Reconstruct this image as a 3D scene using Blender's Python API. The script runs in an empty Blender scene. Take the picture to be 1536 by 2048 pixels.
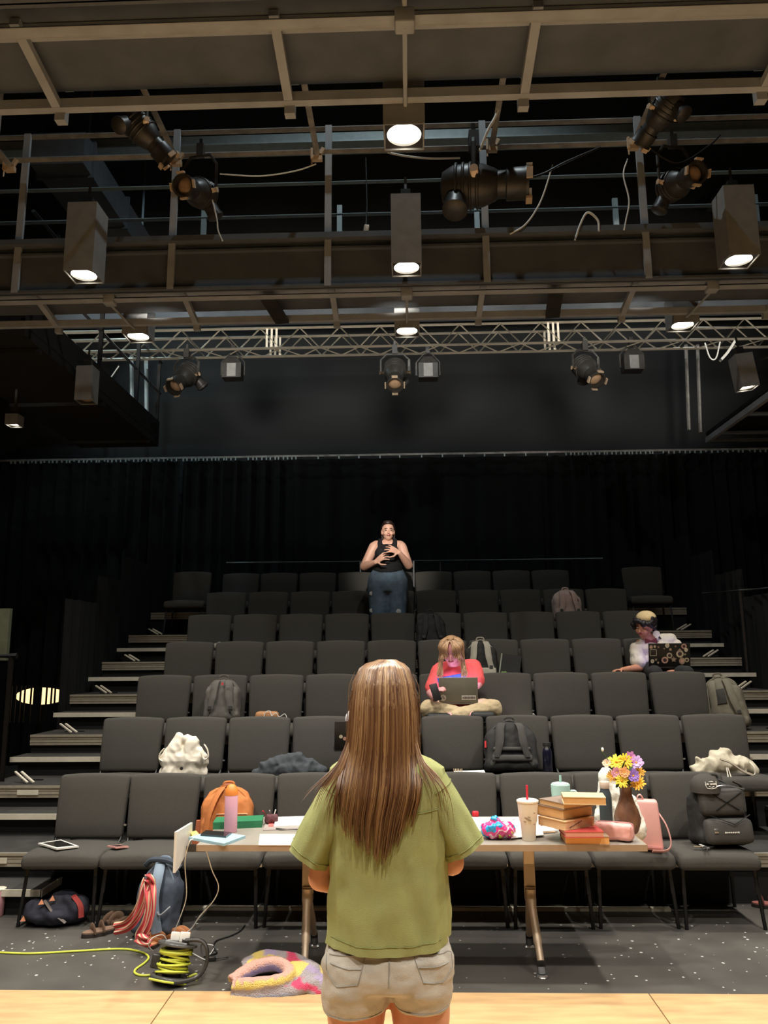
import bpy, bmesh, math, random
import numpy as np
from mathutils import Vector as V, Matrix, Euler, noise

random.seed(7)
SC = bpy.context.scene
COL = SC.collection
R = math.radians

# ------------------------------------------------------------------ camera
FPX = 1544.0; CAM = V((0, 0, 1.72)); PITCH = R(10.55); YAW = R(1.78); ROLL = R(-0.44)
FW = V((-math.sin(YAW)*math.cos(PITCH), math.cos(YAW)*math.cos(PITCH), math.sin(PITCH)))
_rt = V((math.cos(YAW), math.sin(YAW), 0)); _up = _rt.cross(FW)
RT = _rt*math.cos(ROLL) + _up*math.sin(ROLL); UP = -_rt*math.sin(ROLL) + _up*math.cos(ROLL)
cd = bpy.data.cameras.new('camera'); cam = bpy.data.objects.new('camera', cd); COL.objects.link(cam)
cd.sensor_fit = 'VERTICAL'; cd.sensor_height = 24.0; cd.lens = 24.0*FPX/2048; cd.clip_start = .05
cam.matrix_world = Matrix(((RT.x, UP.x, -FW.x, CAM.x), (RT.y, UP.y, -FW.y, CAM.y), (RT.z, UP.z, -FW.z, CAM.z), (0, 0, 0, 1)))
SC.camera = cam

# ------------------------------------------------------------------ world, exposure
SC.view_settings.view_transform = 'Standard'; SC.view_settings.look = 'None'
SC.view_settings.gamma = 1.0; SC.view_settings.use_curve_mapping = False
SC.view_settings.exposure = 0.0
w = bpy.data.worlds.new('world'); SC.world = w; w.use_nodes = True
w.node_tree.nodes['Background'].inputs[0].default_value = (.6, .8, 1, 1)
w.node_tree.nodes['Background'].inputs[1].default_value = .02
LAMP_W = 395.0            # one house downlight
WARM = (1.0, .95, .87); COOL = (.62, .88, 1.0)

# ------------------------------------------------------------------ helpers
def ray(px, py): return FW + RT*((px-768)/FPX) + UP*((1024-py)/FPX)
def at(px, py, Y):
    r = ray(px, py); return CAM + r*(Y/r.y)
def atz(px, py, z):
    r = ray(px, py); return CAM + r*((z-CAM.z)/r.z)
def lin(c):
    return tuple((x/255/12.92 if x/255 <= .04045 else ((x/255+.055)/1.055)**2.4) for x in c)

def mat(name, rgb, rough=.7, metal=0, var=.12, scale=12, bump=0, bscale=150, emit=None, strength=0, alpha=None, sheen=0, trans=0, coat=0, stretch=None):
    m = bpy.data.materials.new(name); m.use_nodes = True
    nt = m.node_tree; b = nt.nodes['Principled BSDF']; L = nt.links.new
    c = lin(rgb)
    b.inputs['Roughness'].default_value = rough; b.inputs['Metallic'].default_value = metal
    b.inputs['Base Color'].default_value = (*c, 1)
    tc = nt.nodes.new('ShaderNodeTexCoord')
    src = tc.outputs['Object']
    if stretch:
        mp = nt.nodes.new('ShaderNodeMapping'); mp.inputs['Scale'].default_value = stretch
        L(src, mp.inputs[0]); src = mp.outputs[0]
    if var:
        n = nt.nodes.new('ShaderNodeTexNoise'); n.inputs['Scale'].default_value = scale; n.inputs['Detail'].default_value = 4
        L(src, n.inputs['Vector'])
        r = nt.nodes.new('ShaderNodeMapRange'); r.inputs[1].default_value = .3; r.inputs[2].default_value = .7
        r.inputs[3].default_value = 1-var; r.inputs[4].default_value = 1+var; L(n.outputs[0], r.inputs[0])
        mx = nt.nodes.new('ShaderNodeVectorMath'); mx.operation = 'SCALE'; mx.inputs[0].default_value = c
        L(r.outputs[0], mx.inputs['Scale']); L(mx.outputs[0], b.inputs['Base Color'])
    if bump:
        n2 = nt.nodes.new('ShaderNodeTexNoise'); n2.inputs['Scale'].default_value = bscale; n2.inputs['Detail'].default_value = 3
        L(src, n2.inputs['Vector'])
        bp = nt.nodes.new('ShaderNodeBump'); bp.inputs['Strength'].default_value = bump; bp.inputs['Distance'].default_value = .01
        L(n2.outputs[0], bp.inputs['Height']); L(bp.outputs[0], b.inputs['Normal'])
    if emit:
        b.inputs['Emission Color'].default_value = (*lin(emit), 1); b.inputs['Emission Strength'].default_value = strength
    if sheen: b.inputs['Sheen Weight'].default_value = sheen
    if trans: b.inputs['Transmission Weight'].default_value = trans
    if coat: b.inputs['Coat Weight'].default_value = coat
    return m

def attr_mat(name, rough=.6, bump=0, bscale=200, spec=.5):
    m = bpy.data.materials.new(name); m.use_nodes = True
    nt = m.node_tree; b = nt.nodes['Principled BSDF']
    a = nt.nodes.new('ShaderNodeVertexColor'); a.layer_name = 'Col'
    nt.links.new(a.outputs[0], b.inputs['Base Color'])
    b.inputs['Roughness'].default_value = rough; b.inputs['Specular IOR Level'].default_value = spec
    if bump:
        n2 = nt.nodes.new('ShaderNodeTexNoise'); n2.inputs['Scale'].default_value = bscale
        bp = nt.nodes.new('ShaderNodeBump'); bp.inputs['Strength'].default_value = bump; bp.inputs['Distance'].default_value = .01
        tc = nt.nodes.new('ShaderNodeTexCoord'); nt.links.new(tc.outputs['Object'], n2.inputs['Vector'])
        nt.links.new(n2.outputs[0], bp.inputs['Height']); nt.links.new(bp.outputs[0], b.inputs['Normal'])
    return m

def rotm(rot):
    if rot is None: return Matrix.Identity(3)
    if isinstance(rot, Matrix): return rot.to_3x3()
    return Euler(rot).to_matrix()
def frame(d, up=V((0, 0, 1))):
    d = V(d).normalized(); u = V(up)
    if abs(d.dot(u)) > .97: u = V((0, 1, 0))
    x = d.cross(u).normalized(); y = x.cross(d).normalized()
    return x, y, d

class MB:
    def __init__(s): s.v = []; s.f = []; s.c = []; s.cur = None
    def add(s, vs, fs):
        n = len(s.v); s.v += [tuple(p) for p in vs]; s.f += [tuple(i+n for i in f) for f in fs]
        if s.cur is not None: s.c += [s.cur]*len(vs)
        return s
    def box(s, c, size, rot=None):
        m = rotm(rot); c = V(c); h = V(size)/2
        vs = [c + m @ V((x*h.x, y*h.y, z*h.z)) for x in (-1, 1) for y in (-1, 1) for z in (-1, 1)]
        return s.add(vs, [(0, 1, 3, 2), (4, 6, 7, 5), (0, 4, 5, 1), (2, 3, 7, 6), (0, 2, 6, 4), (1, 5, 7, 3)])
    def rbox(s, c, size, r, rot=None, fn=None, k=0):
        m = rotm(rot); c = V(c); h = V(size)/2; r = min(r, min(h)*.999)
        def co(a):
            base = [-a, -a+r*.3, -a+r] + [(-a+r)+(2*a-2*r)*(i+1)/(k+1) for i in range(k)] + [a-r, a-r*.3, a]
            return base
        ax = [co(h.x), co(h.y), co(h.z)]; nn = len(ax[0])-1
        idx = {}; vs = []; fs = []
        def vert(i, j, l):
            if (i, j, l) not in idx:
                p = V((ax[0][i], ax[1][j], ax[2][l]))
                q = V((max(-h.x+r, min(h.x-r, p.x)), max(-h.y+r, min(h.y-r, p.y)), max(-h.z+r, min(h.z-r, p.z))))
                d = p-q
                if d.length > 1e-9: p = q + d.normalized()*r
                if fn: p = V(fn(p))
                idx[(i, j, l)] = len(vs); vs.append(c + m @ p)
            return idx[(i, j, l)]
        for a in range(nn):
            for b in range(nn):
                fs.append((vert(a, b, 0), vert(a, b+1, 0), vert(a+1, b+1, 0), vert(a+1, b, 0)))
                fs.append((vert(a, b, nn), vert(a+1, b, nn), vert(a+1, b+1, nn), vert(a, b+1, nn)))
                fs.append((vert(a, 0, b), vert(a+1, 0, b), vert(a+1, 0, b+1), vert(a, 0, b+1)))
                fs.append((vert(a, nn, b), vert(a, nn, b+1), vert(a+1, nn, b+1), vert(a+1, nn, b)))
                fs.append((vert(0, a, b), vert(0, a, b+1), vert(0, a+1, b+1), vert(0, a+1, b)))
                fs.append((vert(nn, a, b), vert(nn, a+1, b), vert(nn, a+1, b+1), vert(nn, a, b+1)))
        return s.add(vs, fs)
    def bar(s, p, q, w, h, up=(0, 0, 1)):
        p = V(p); q = V(q); x, y, d = frame(q-p, up)
        vs = [a + x*(i*w/2) + y*(j*h/2) for a in (p, q) for i, j in ((-1, -1), (1, -1), (1, 1), (-1, 1))]
        return s.add(vs, [(0, 3, 2, 1), (4, 5, 6, 7), (0, 1, 5, 4), (1, 2, 6, 5), (2, 3, 7, 6), (3, 0, 4, 7)])
    def tube(s, pts, r, n=8, closed=False, flat=None):
        pts = [V(p) for p in pts]; N = len(pts)
        rr = r if isinstance(r, (list, tuple)) else [r]*N
        vs = []; fs = []; prev = None
        for i, p in enumerate(pts):
            if closed: d = pts[(i+1) % N]-pts[i-1]
            else: d = pts[min(i+1, N-1)]-pts[max(i-1, 0)]
            if d.length < 1e-9: d = V((0, 0, 1))
            d.normalize()
            if prev is None: x, y, _ = frame(d)
            else:
                x = prev - d*prev.dot(d)
                if x.length < 1e-6: x, y, _ = frame(d)
                x.normalize(); y = d.cross(x)
            prev = x
            for k in range(n):
                a = 2*math.pi*k/n
                vs.append(p + x*(math.cos(a)*rr[i]) + y*(math.sin(a)*rr[i]*(flat or 1)))
        for i in range(N if closed else N-1):
            for k in range(n):
                a = i*n+k; b = i*n+(k+1) % n; c2 = ((i+1) % N)*n+(k+1) % n; d2 = ((i+1) % N)*n+k
                fs.append((a, b, c2, d2))
        if not closed: fs += [tuple(range(n-1, -1, -1)), tuple((N-1)*n+k for k in range(n))]
        return s.add(vs, fs)
    def loft(s, rings, caps=True, closed=True):
        n = len(rings[0]); vs = [p for r in rings for p in r]; fs = []
        for i in range(len(rings)-1):
            for k in range(n if closed else n-1):
                a = i*n+k; b = i*n+(k+1) % n
                fs.append((a, b, b+n, a+n))
        if caps and closed: fs += [tuple(range(n-1, -1, -1)), tuple((len(rings)-1)*n+k for k in range(n))]
        return s.add(vs, fs)
    def lathe(s, prof, c=(0, 0, 0), n=20, rot=None):
        m = rotm(rot); c = V(c)
        rings = [[c + m @ V((r*math.cos(2*math.pi*k/n), r*math.sin(2*math.pi*k/n), z)) for k in range(n)] for r, z in prof]
        return s.loft(rings)
    def ell(s, c, rad, n=16, m=10, rot=None):
        prof = []
        mm = rotm(rot); c = V(c)
        if not hasattr(rad, '__len__'): rad = (rad,)*3
        rings = []
        for i in range(m+1):
            t = math.pi*(i+.0001 if i == 0 else (i-.0001 if i == m else i))/m
            rings.append([c + mm @ V((rad[0]*math.sin(t)*math.cos(2*math.pi*k/n), rad[1]*math.sin(t)*math.sin(2*math.pi*k/n), -rad[2]*math.cos(t))) for k in range(n)])
        return s.loft(rings)
    def cap(s, p, q, r1, r2=None, n=12):
        r2 = r1 if r2 is None else r2; p = V(p); q = V(q); d = q-p; L = d.length
        if L < 1e-6: return s.ell(p, r1, n, 8)
        x, y, d = frame(d); rings = []
        for i in range(5):
            t = math.pi/2*(i/4); c = math.sin(t)*.999+.001
            rings.append((p - d*(r1*math.cos(t)), r1*c))
        for i in range(5):
            t = math.pi/2*(i/4); rings.append((q + d*(r2*math.sin(t)), r2*(math.cos(t)*.999+.001)))
        return s.loft([[o + x*(math.cos(2*math.pi*k/n)*r) + y*(math.sin(2*math.pi*k/n)*r) for k in range(n)] for o, r in rings])
    def prism(s, poly, depth, c=(0, 0, 0), rot=None):
        m = rotm(rot); c = V(c); n = len(poly)
        vs = [c + m @ V((x, y, -depth/2)) for x, y in poly] + [c + m @ V((x, y, depth/2)) for x, y in poly]
        return s.add(vs, [tuple(range(n-1, -1, -1)), tuple(range(n, 2*n))] + [(k, (k+1) % n, (k+1) % n+n, k+n) for k in range(n)])
    def grid(s, fn, nu, nv, thick=0):
        vs = [V(fn(i/nu, j/nv)) for i in range(nu+1) for j in range(nv+1)]
        fs = [(i*(nv+1)+j, (i+1)*(nv+1)+j, (i+1)*(nv+1)+j+1, i*(nv+1)+j+1) for i in range(nu) for j in range(nv)]
        return s.add(vs, fs)
    def mesh(s, name, smooth=True):
        me = bpy.data.meshes.new(name); me.from_pydata(s.v, [], s.f); me.update()
        bm = bmesh.new(); bm.from_mesh(me); bmesh.ops.recalc_face_normals(bm, faces=bm.faces); bm.to_mesh(me); bm.free()
        if s.c:
            ca = me.color_attributes.new('Col', 'FLOAT_COLOR', 'POINT')
            ca.data.foreach_set('color', [x for c in s.c for x in (*c, 1)])
        if smooth: setsmooth(me)
        return me
    def build(s, name, m, parent=None, smooth=True, loc=None, rot=None):
        return link(name, s.mesh(name, smooth), m, parent, loc, rot)

def setsmooth(me, ang=40):
    me.polygons.foreach_set('use_smooth', [True]*len(me.polygons))
    try: me.set_sharp_from_angle(angle=R(ang))
    except Exception: pass
def link(name, me, m, parent=None, loc=None, rot=None):
    o = bpy.data.objects.new(name, me); COL.objects.link(o)
    if m is not None and not me.materials: me.materials.append(m)
    if parent is not None: o.parent = parent
    if loc is not None: o.location = loc
    if rot is not None: o.rotation_euler = rot
    return o
def tag(o, label, cat, group=None, kind=None):
    o['label'] = label; o['category'] = cat
    if group: o['group'] = group
    if kind: o['kind'] = kind
    return o
def struct(o, label=None):
    o['kind'] = 'structure'
    if label: o['label'] = label
    return o
def thing(name, label, cat, loc=(0, 0, 0), rz=0, group=None, rot=None):
    o = bpy.data.objects.new(name, None); COL.objects.link(o); o.empty_display_size = .1
    o.location = loc; o.rotation_euler = rot if rot else (0, 0, rz)
    return tag(o, label, cat, group)
KIDS = {}
def copy_tree(o, parent=None):
    c = o.copy(); COL.objects.link(c); c.parent = parent
    for ch in list(o.children): copy_tree(ch, c)
    return c
def blob(mb, name, m, parent=None, voxel=.012, smooth=4, fn=None, loc=None, rot=None):
    """union of overlapping shapes grown into one continuous soft surface"""
    me = bpy.data.meshes.new('tmp'); me.from_pydata(mb.v, [], mb.f); me.update()
    bm = bmesh.new(); bm.from_mesh(me); bmesh.ops.recalc_face_normals(bm, faces=bm.faces); bm.to_mesh(me); bm.free()
    o = bpy.data.objects.new('tmp', me); COL.objects.link(o)
    md = o.modifiers.new('r', 'REMESH'); md.mode = 'VOXEL'; md.voxel_size = voxel
    if smooth:
        sm = o.modifiers.new('s', 'SMOOTH'); sm.factor = .5; sm.iterations = smooth
    dg = bpy.context.evaluated_depsgraph_get()
    out = bpy.data.meshes.new_from_object(o.evaluated_get(dg)); out.name = name
    bpy.data.objects.remove(o); bpy.data.meshes.remove(me)
    out.materials.clear()
    if fn:
        n = len(out.vertices); nrm = [v.normal.copy() for v in out.vertices]
        for v, nn in zip(out.vertices, nrm): v.co = fn(v.co, nn)
    out.polygons.foreach_set('use_smooth', [True]*len(out.polygons))
    return link(name, out, m, parent, loc, rot)
def wrinkle(amp=.006, sc=14, seed=0.0, stretch=(1, 1, 1)):
    def f(p, n):
        q = V((p.x*stretch[0]*sc+seed, p.y*stretch[1]*sc, p.z*stretch[2]*sc))
        return p + n*(amp*(noise.noise(q)+.5*noise.noise(q*2.3)))
    return f
def crease(amp=.012, sc=11, seed=0.0):
    def f(p, n):
        q = V((p.x*sc+seed, p.y*sc, p.z*sc*.7)); a = 1-2.4*abs(noise.noise(q)); b = 1-2.4*abs(noise.noise(q*2.1+V((5, 1, 2))))
        return p + n*(amp*(a+.45*b)-amp*.5)
    return f
def spline(pts, n=8):
    pts = [V(p) for p in pts]; out = []
    P = [pts[0]*2-pts[1]] + pts + [pts[-1]*2-pts[-2]]
    for i in range(1, len(P)-2):
        for k in range(n):
            t = k/n; a, b, c, d = P[i-1], P[i], P[i+1], P[i+2]
            out.append(.5*((2*b)+(c-a)*t+(2*a-5*b+4*c-d)*t*t+(-a+3*b-3*c+d)*t**3))
    out.append(pts[-1]); return out
ORD = ['zeroth', 'first', 'second', 'third', 'fourth', 'fifth', 'sixth', 'seventh', 'eighth', 'ninth', 'tenth', 'eleventh']
def text_mesh(body, size, name, m, parent, loc, rot, extrude=.0008):
    cu = bpy.data.curves.new(name, 'FONT'); cu.body = body; cu.size = size; cu.extrude = extrude
    cu.align_x = 'CENTER'; cu.align_y = 'CENTER'
    o = bpy.data.objects.new(name, cu); COL.objects.link(o)
    me = bpy.data.meshes.new_from_object(o.evaluated_get(bpy.context.evaluated_depsgraph_get())); bpy.data.objects.remove(o)
    me.materials.clear()
    return link(name, me, m, parent, loc, rot)

# ------------------------------------------------------------------ materials
def floor_mat():
    m = mat('black speckled vinyl', (80, 77, 72), .42, var=.25, scale=2.5)
    nt = m.node_tree; b = nt.nodes['Principled BSDF']; L = nt.links.new
    tc = nt.nodes.new('ShaderNodeTexCoord')
    vo = nt.nodes.new('ShaderNodeTexVoronoi'); vo.inputs['Scale'].default_value = 24; vo.inputs['Randomness'].default_value = 1
    L(tc.outputs['Object'], vo.inputs['Vector'])
    lt = nt.nodes.new('ShaderNodeMath'); lt.operation = 'LESS_THAN'
    sep = nt.nodes.new('ShaderNodeSeparateColor'); L(vo.outputs['Color'], sep.inputs[0])
    mr = nt.nodes.new('ShaderNodeMapRange'); mr.inputs[1].default_value = .62; mr.inputs[2].default_value = 1; mr.inputs[3].default_value = 0; mr.inputs[4].default_value = .22
    L(sep.outputs[0], mr.inputs[0]); L(vo.outputs['Distance'], lt.inputs[0]); L(mr.outputs[0], lt.inputs[1])
    mx = nt.nodes.new('ShaderNodeMix'); mx.data_type = 'RGBA'
    src = b.inputs['Base Color'].links[0].from_socket
    L(lt.outputs[0], mx.inputs['Factor']); L(src, mx.inputs['A']); mx.inputs['B'].default_value = (.55, .54, .5, 1)
    L(mx.outputs['Result'], b.inputs['Base Color'])
    return m
M = {}
M['floor'] = floor_mat()
M['ply'] = mat('stage plywood', (192, 156, 110), .5, var=.16, scale=3, stretch=(1.2, 8, 8), bump=.04, bscale=40)
M['wall'] = mat('dark grey painted wall', (30, 32, 33), .85, var=.12, scale=.8, bump=.05, bscale=60)
M['ceil'] = mat('black ceiling', (22, 24, 25), .9, var=.1, scale=1)
M['drape'] = mat('black velour', (9, 10, 10), .95, var=.3, scale=6)
M['deck'] = mat('black deck board', (52, 50, 47), .65, var=.25, scale=5)
M['riser'] = mat('black riser board', (20, 20, 20), .8, var=.15, scale=5)
M['alu'] = mat('aluminium edge', (176, 168, 150), .45, metal=.35, var=.1, scale=15)
M['nosing'] = mat('pale step nosing', (214, 206, 186), .5, var=.08, scale=15)
M['fabric'] = mat('charcoal chair fabric', (70, 67, 61), .92, var=.16, scale=220, bump=.35, bscale=700)
M['chairmetal'] = mat('black tube steel', (24, 24, 24), .4, metal=.3, var=.05)
M['chrome'] = mat('chrome', (200, 200, 198), .25, metal=.9, var=.03)
M['steel'] = mat('brown grey painted steel', (158, 162, 165), .6, metal=.0, var=.12, scale=6, bump=.06, bscale=90)
M['steeldark'] = mat('dark painted steel', (88, 93, 98), .65, var=.15, scale=5, bump=.06, bscale=90)
M['blacksteel'] = mat('black painted steel', (25, 24, 23), .7, var=.15, scale=5)
M['pipe'] = mat('worn steel pipe', (150, 147, 141), .5, metal=.2, var=.3, scale=9)
M['teal'] = mat('galvanised rail', (176, 190, 190), .5, metal=.2, var=.08)
M['trussalu'] = mat('truss aluminium', (232, 222, 202), .42, metal=.2, var=.08, scale=10)
M['blackmetal'] = mat('black fixture metal', (62, 60, 57), .42, metal=.3, var=.2, scale=20)
M['boxmetal'] = mat('grey brown lamp housing', (134, 134, 132), .6, var=.12, scale=10)
M['lens'] = mat('lit lens', (255, 250, 238), .3, var=0, emit=(255, 246, 226), strength=14)
M['glass'] = mat('tan lens glass', (172, 142, 112), .2, var=.15, scale=30, coat=.4)
M['clip'] = mat('bare metal clip', (214, 188, 156), .4, metal=.2, var=.05)
M['red'] = mat('red tape', (205, 40, 48), .6, var=.05)
M['wire'] = mat('pale cable', (222, 222, 216), .5, var=.05)
M['darkwire'] = mat('black cable', (22, 22, 22), .5, var=.05)
# ------------------------------------------------------------------ room shell
def slab(name, x0, x1, y0, y1, z0, z1, m, parent=None):
    return MB().box(((x0+x1)/2, (y0+y1)/2, (z0+z1)/2), (x1-x0, y1-y0, z1-z0)).build(name, m, parent, smooth=False)
XL, XR, YB, YF, ZC = -7.6, 7.4, 13.6, -4.2, 9.4
struct(slab('floor', XL, XR, YF, YB, -.1, 0, M['floor']), 'black vinyl floor with white flecks')
struct(slab('ceiling', XL, XR, YF, YB, ZC, ZC+.1, M['ceil']), 'black ceiling above the rig')
struct(slab('wall_rear', XL, XR, YB, YB+.1, 0, ZC, M['wall']), 'dark grey wall above the curtain track')
struct(slab('wall_left', XL-.1, XL, YF, YB, 0, ZC, M['wall']), 'dark side wall behind the left catwalk')
struct(slab('wall_right', XR, XR+.1, YF, YB, 0, ZC, M['wall']), 'dark side wall on the right')
struct(slab('wall_stage', XL, XR, YF-.1, YF, 0, ZC, M['wall']), 'dark wall behind the stage')

# stage floor: plywood sheets laid edge to edge, front edge at Y = 4.36
stage = thing('stage_floor', 'pale plywood stage floor', 'floor'); del stage['category']; struct(stage, 'pale plywood sheets of the stage floor')
sheet = None
for i in range(6):
    for j in range(7):
        x0 = -1.245 + 2.44*(i-3); y1 = 4.36-1.22*j
        if sheet is None:
            sheet = MB().box((0, 0, 0), (2.434, 1.214, .018)).mesh('sheet', False)
        link('sheet', sheet, M['ply'], stage, (x0+1.22, y1-.61, .009))

# seating tiers ------------------------------------------------------------
PITCHR = .8205; RISE = .333; Z1 = .34; YE1 = 5.846; TXL, TXR = -3.61, 3.80
def ztier(k): return 0 if k == 0 else Z1+RISE*(k-1)
def ytier(k): return YE1+PITCHR*(k-1)
for k in range(1, 8):
    y0 = ytier(k); y1 = ytier(k+1) if k < 7 else 12.3; z = ztier(k)
    t = thing('seating_tier', '', 'tier', (0, y0, z)); del t['category']
    struct(t, '%s seating tier counted from the floor, black deck with ridged aluminium edge' % ORD[k])
    slab('deck', TXL, TXR, .012, y1-y0+.05, -.1, 0, M['deck'], t)
    mb = MB()
    for zz, hh, dd in ((-.010, .020, .018), (-.034, .020, .010), (-.058, .020, .014), (-.083, .024, .010)):
        mb.box(((TXL+TXR)/2, -dd/2+.012, zz), (TXR-TXL, dd, hh))
    mb.build('edge_trim', M['alu'], t, smooth=False)
    if k in (1, 2):
        xa = at(57 if k == 2 else 2, 1580, y0).x; slab('label_plate', xa-.09, xa+.09, -.012, -.0105, -.07, -.03, M['nosing'], t)
    slab('riser_panel', TXL, TXR, .03, .05, -(z-ztier(k-1)), -.1, M['riser'], t)
# pale strip on the floor along the foot of the first riser
struct(slab('trim_1', -2.75, 1.75, 5.70, 5.745, 0, .02, M['nosing']), 'pale metal strip on the floor under the front row')
for s in (-1, 1):
    sd = 'left' if s < 0 else 'right'
    for k in range(1, 7):
        x0, x1 = (TXL-.03, -2.70) if s < 0 else (2.86, TXR+.02)
        if k == 1: x0, x1 = (TXL-.03, -2.52) if s < 0 else (2.62, TXR+.02)
        y0 = ytier(k)-.30; z = ztier(k)-.167
        t = thing('aisle_step', 'black half step with pale nosing in the %s aisle, %s from the floor' % (sd, ORD[k]), 'step', (0, y0, z), group='%s aisle steps' % sd)
        slab('tread', x0, x1, .012, .31, -.03, -.001, M['deck'], t)
        slab('nosing', x0, x1, 0, .012, -.042, .001, M['nosing'], t)
        slab('support', x0+.05, x1-.05, .06, .31, -(z-(ztier(k-1) if k > 1 else 0)), -.03, M['riser'], t)
        if k == 1:   # side edge seen from the front row
            xs = x1 if s < 0 else x0
            slab('side_edge', xs-.006, xs+.006, .0, .31, -.045, .002, M['nosing'], t)
    # slanted pale marker bars lying by the outer edge of the tier
    for k in range(2, 7):
        xo = -3.36 if s < 0 else 3.56
        z = ztier(k); y = ytier(k)+.10
        t = thing('marker_bar', 'pair of thin pale slanted bars at the %s end of the %s tier edge' % (sd, ORD[k]), 'bracket', (xo, y, z), group='%s aisle marker bars' % sd)
        for d in (0, .055):
            MB().bar((s*(.06-d), .10, .085), (-s*(.10+d), -.0, .012), .018, .012).build('bar', M['nosing'], t, smooth=False)
        MB().bar((s*.05, .2, .004), (-s*.14, .2, .004), .02, .008).build('base', M['chairmetal'], t, smooth=False)

# rear safety rail behind the top row
t = thing('guard_rail', 'thin black guard rail with balusters behind the top seating row', 'railing', (0, 11.55, ztier(7)))
MB().tube([(-2.75, 0, .78), (2.9, 0, .78)], .018).build('top_rail', M['teal'], t)
post = MB().tube([(0, 0, 0), (0, 0, .78)], .011, 6).mesh('baluster')
for i in range(15): link('baluster', post, M['chairmetal'], t, (-2.72+.4*i, 0, 0))

# curtains -------------------------------------------------------------------
ZR = at(768, 913, 13.0).z
def drape(name, x0, x1, y, z0, z1, amp, wl, label, seed, m=None, parent=None):
    n = int((x1-x0)/.035); rnd = random.Random(seed)
    ph = [rnd.uniform(0, 6.28) for _ in range(4)]
    def fn(u, v):
        x = x0+(x1-x0)*u; z = z0+(z1-z0)*v
        o = amp*(math.sin(x*6.28/wl+ph[0]+1.6*math.sin(x*1.3+ph[1]))+.5*math.sin(x*6.28/wl*1.73+ph[2]))*(1-.25*v)
        return (x, y+o, z)
    o = MB().grid(fn, n, 6).build(name, m or M['drape'])
    return tag(o, label, 'curtain')
drape('curtain', -7.3, -3.95, 13.0, 0.02, ZR-.03, .10, .24, 'black gathered curtain hanging at the far left of the rear track', 1)
drape('curtain', -3.94, -1.96, 13.03, 0.5, ZR-.03, .07, .22, 'black pleated rear curtain panel left of the standing woman', 2)
drape('curtain', -1.95, 2.3, 13.0, 0.5, ZR-.03, .035, .5, 'flat black rear curtain panel behind the standing woman', 3)
drape('curtain', 2.31, 4.29, 13.03, 0.5, ZR-.03, .06, .24, 'black pleated rear curtain panel above the pink backpack', 4)
drape('curtain', 4.3, 7.2, 13.0, 0.02, ZR-.03, .10, .24, 'black gathered curtain hanging at the far right of the rear track', 5)
t = thing('curtain_track', 'long pale curtain track with small carriers across the rear wall', 'track', (0, 13.0, ZR))
MB().box((0, 0, .03), (14.6, .03, .035)).build('rail', M['pipe'], t, smooth=False)
cm = MB().box((0, 0, 0), (.022, .03, .05)).mesh('carrier', False)
xs = [-6.95+.075*i for i in range(40)] + [-3.9+.07*i for i in range(14)] + [-2.75+.075*i for i in range(12)] + [-1.55+.36*i for i in range(12)] + [2.75+.07*i for i in range(22)] + [4.4+.09*i for i in range(28)]
for x in xs: link('carrier', cm, M['teal'], t, (x+random.uniform(-.015, .015), -.03, -.012))

# black skirts masking the sides of the upper tiers
for s in (-1, 1):
    x = TXL-.1 if s < 0 else TXR+.1
    sd = 'left' if s < 0 else 'right'
    for k in range(4, 8):
        y0 = ytier(k); y1 = y0+.84; z1 = ztier(k)+1.02
        def fn(u, v, y0=y0, y1=y1, z1=z1, x=x):
            y = y0+(y1-y0)*u
            return (x+.03*math.sin(y*42)+.015*math.sin(y*17), y, .05+(z1-.05)*v)
        tag(MB().grid(fn, 40, 4).build('side_skirt', M['drape']), 'black pleated skirt closing the %s side of the %s tier' % (sd, ORD[k]), 'curtain', 'side skirts')

# ------------------------------------------------------------------ chairs
def make_chair():
    t = thing('stacking_chair', '', 'chair')
    def seatf(p):
        z = p.z - .028*(p.y+.235)/.47
        if p.y < -.10: z -= ((-.10-p.y)/.15)**2*.035
        if p.z > 0: z += .012*(1-(p.x/.26)**2) - .008
        return (p.x, p.y, z)
    MB().rbox((0, -.045, .415), (.53, .47, .10), .038, fn=seatf, k=3).build('seat', M['fabric'], t)
    def backf(p):
        sx = 1 + .03*(p.z/.22)
        y = p.y - .018*(1-(p.x/.26)**2) + .010*(p.z/.22)**2
        return (p.x*sx, y, p.z - (.012*(p.x/.26)**2 if p.z > 0 else 0))
    MB().rbox((0, .240, .660), (.512, .064, .45), .03, rot=(R(-11), 0, 0), fn=backf, k=3).build('backrest', M['fabric'], t)
    for s in (-1, 1):
        MB().tube([(s*.225, -.215, .40), (s*.236, -.24, .2), (s*.246, -.27, .0)], .0125, 8).build('leg', M['chairmetal'], t)
        MB().tube([(s*.222, .15, .40), (s*.232, .175, .2), (s*.240, .185, .0)], .0125, 8).build('leg', M['chairmetal'], t)
        MB().tube([(s*.225, -.215, .395), (s*.225, .14, .395), (s*.236, .195, .44), (s*.236, .235, .62), (s*.232, .27, .76)], .0115, 8).build('side_frame', M['chairmetal'], t)
    MB().tube([(-.225, -.21, .375), (.225, -.21, .375)], .01, 6).build('stretcher', M['chairmetal'], t)
    MB().box((.253, .215, .53), (.03, .012, .012)).build('ganging_clip', M['chrome'], t, smooth=False); MB().box((.252, -.205, .365), (.03, .02, .02)).build('ganging_clip', M['chrome'], t, smooth=False)
    return t
proto = make_chair(); used = [False]
ROWN = [None, 'front', 'second', 'third', 'fourth', 'fifth', 'sixth', 'seventh']
def chair(x, y, z, label, group, rz=0):
    o = proto if not used[0] else copy_tree(proto); used[0] = True
    o.location = (x, y, z); o.rotation_euler = (0, 0, rz); o['label'] = label; o['group'] = group
    return o
CH = {}
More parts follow.
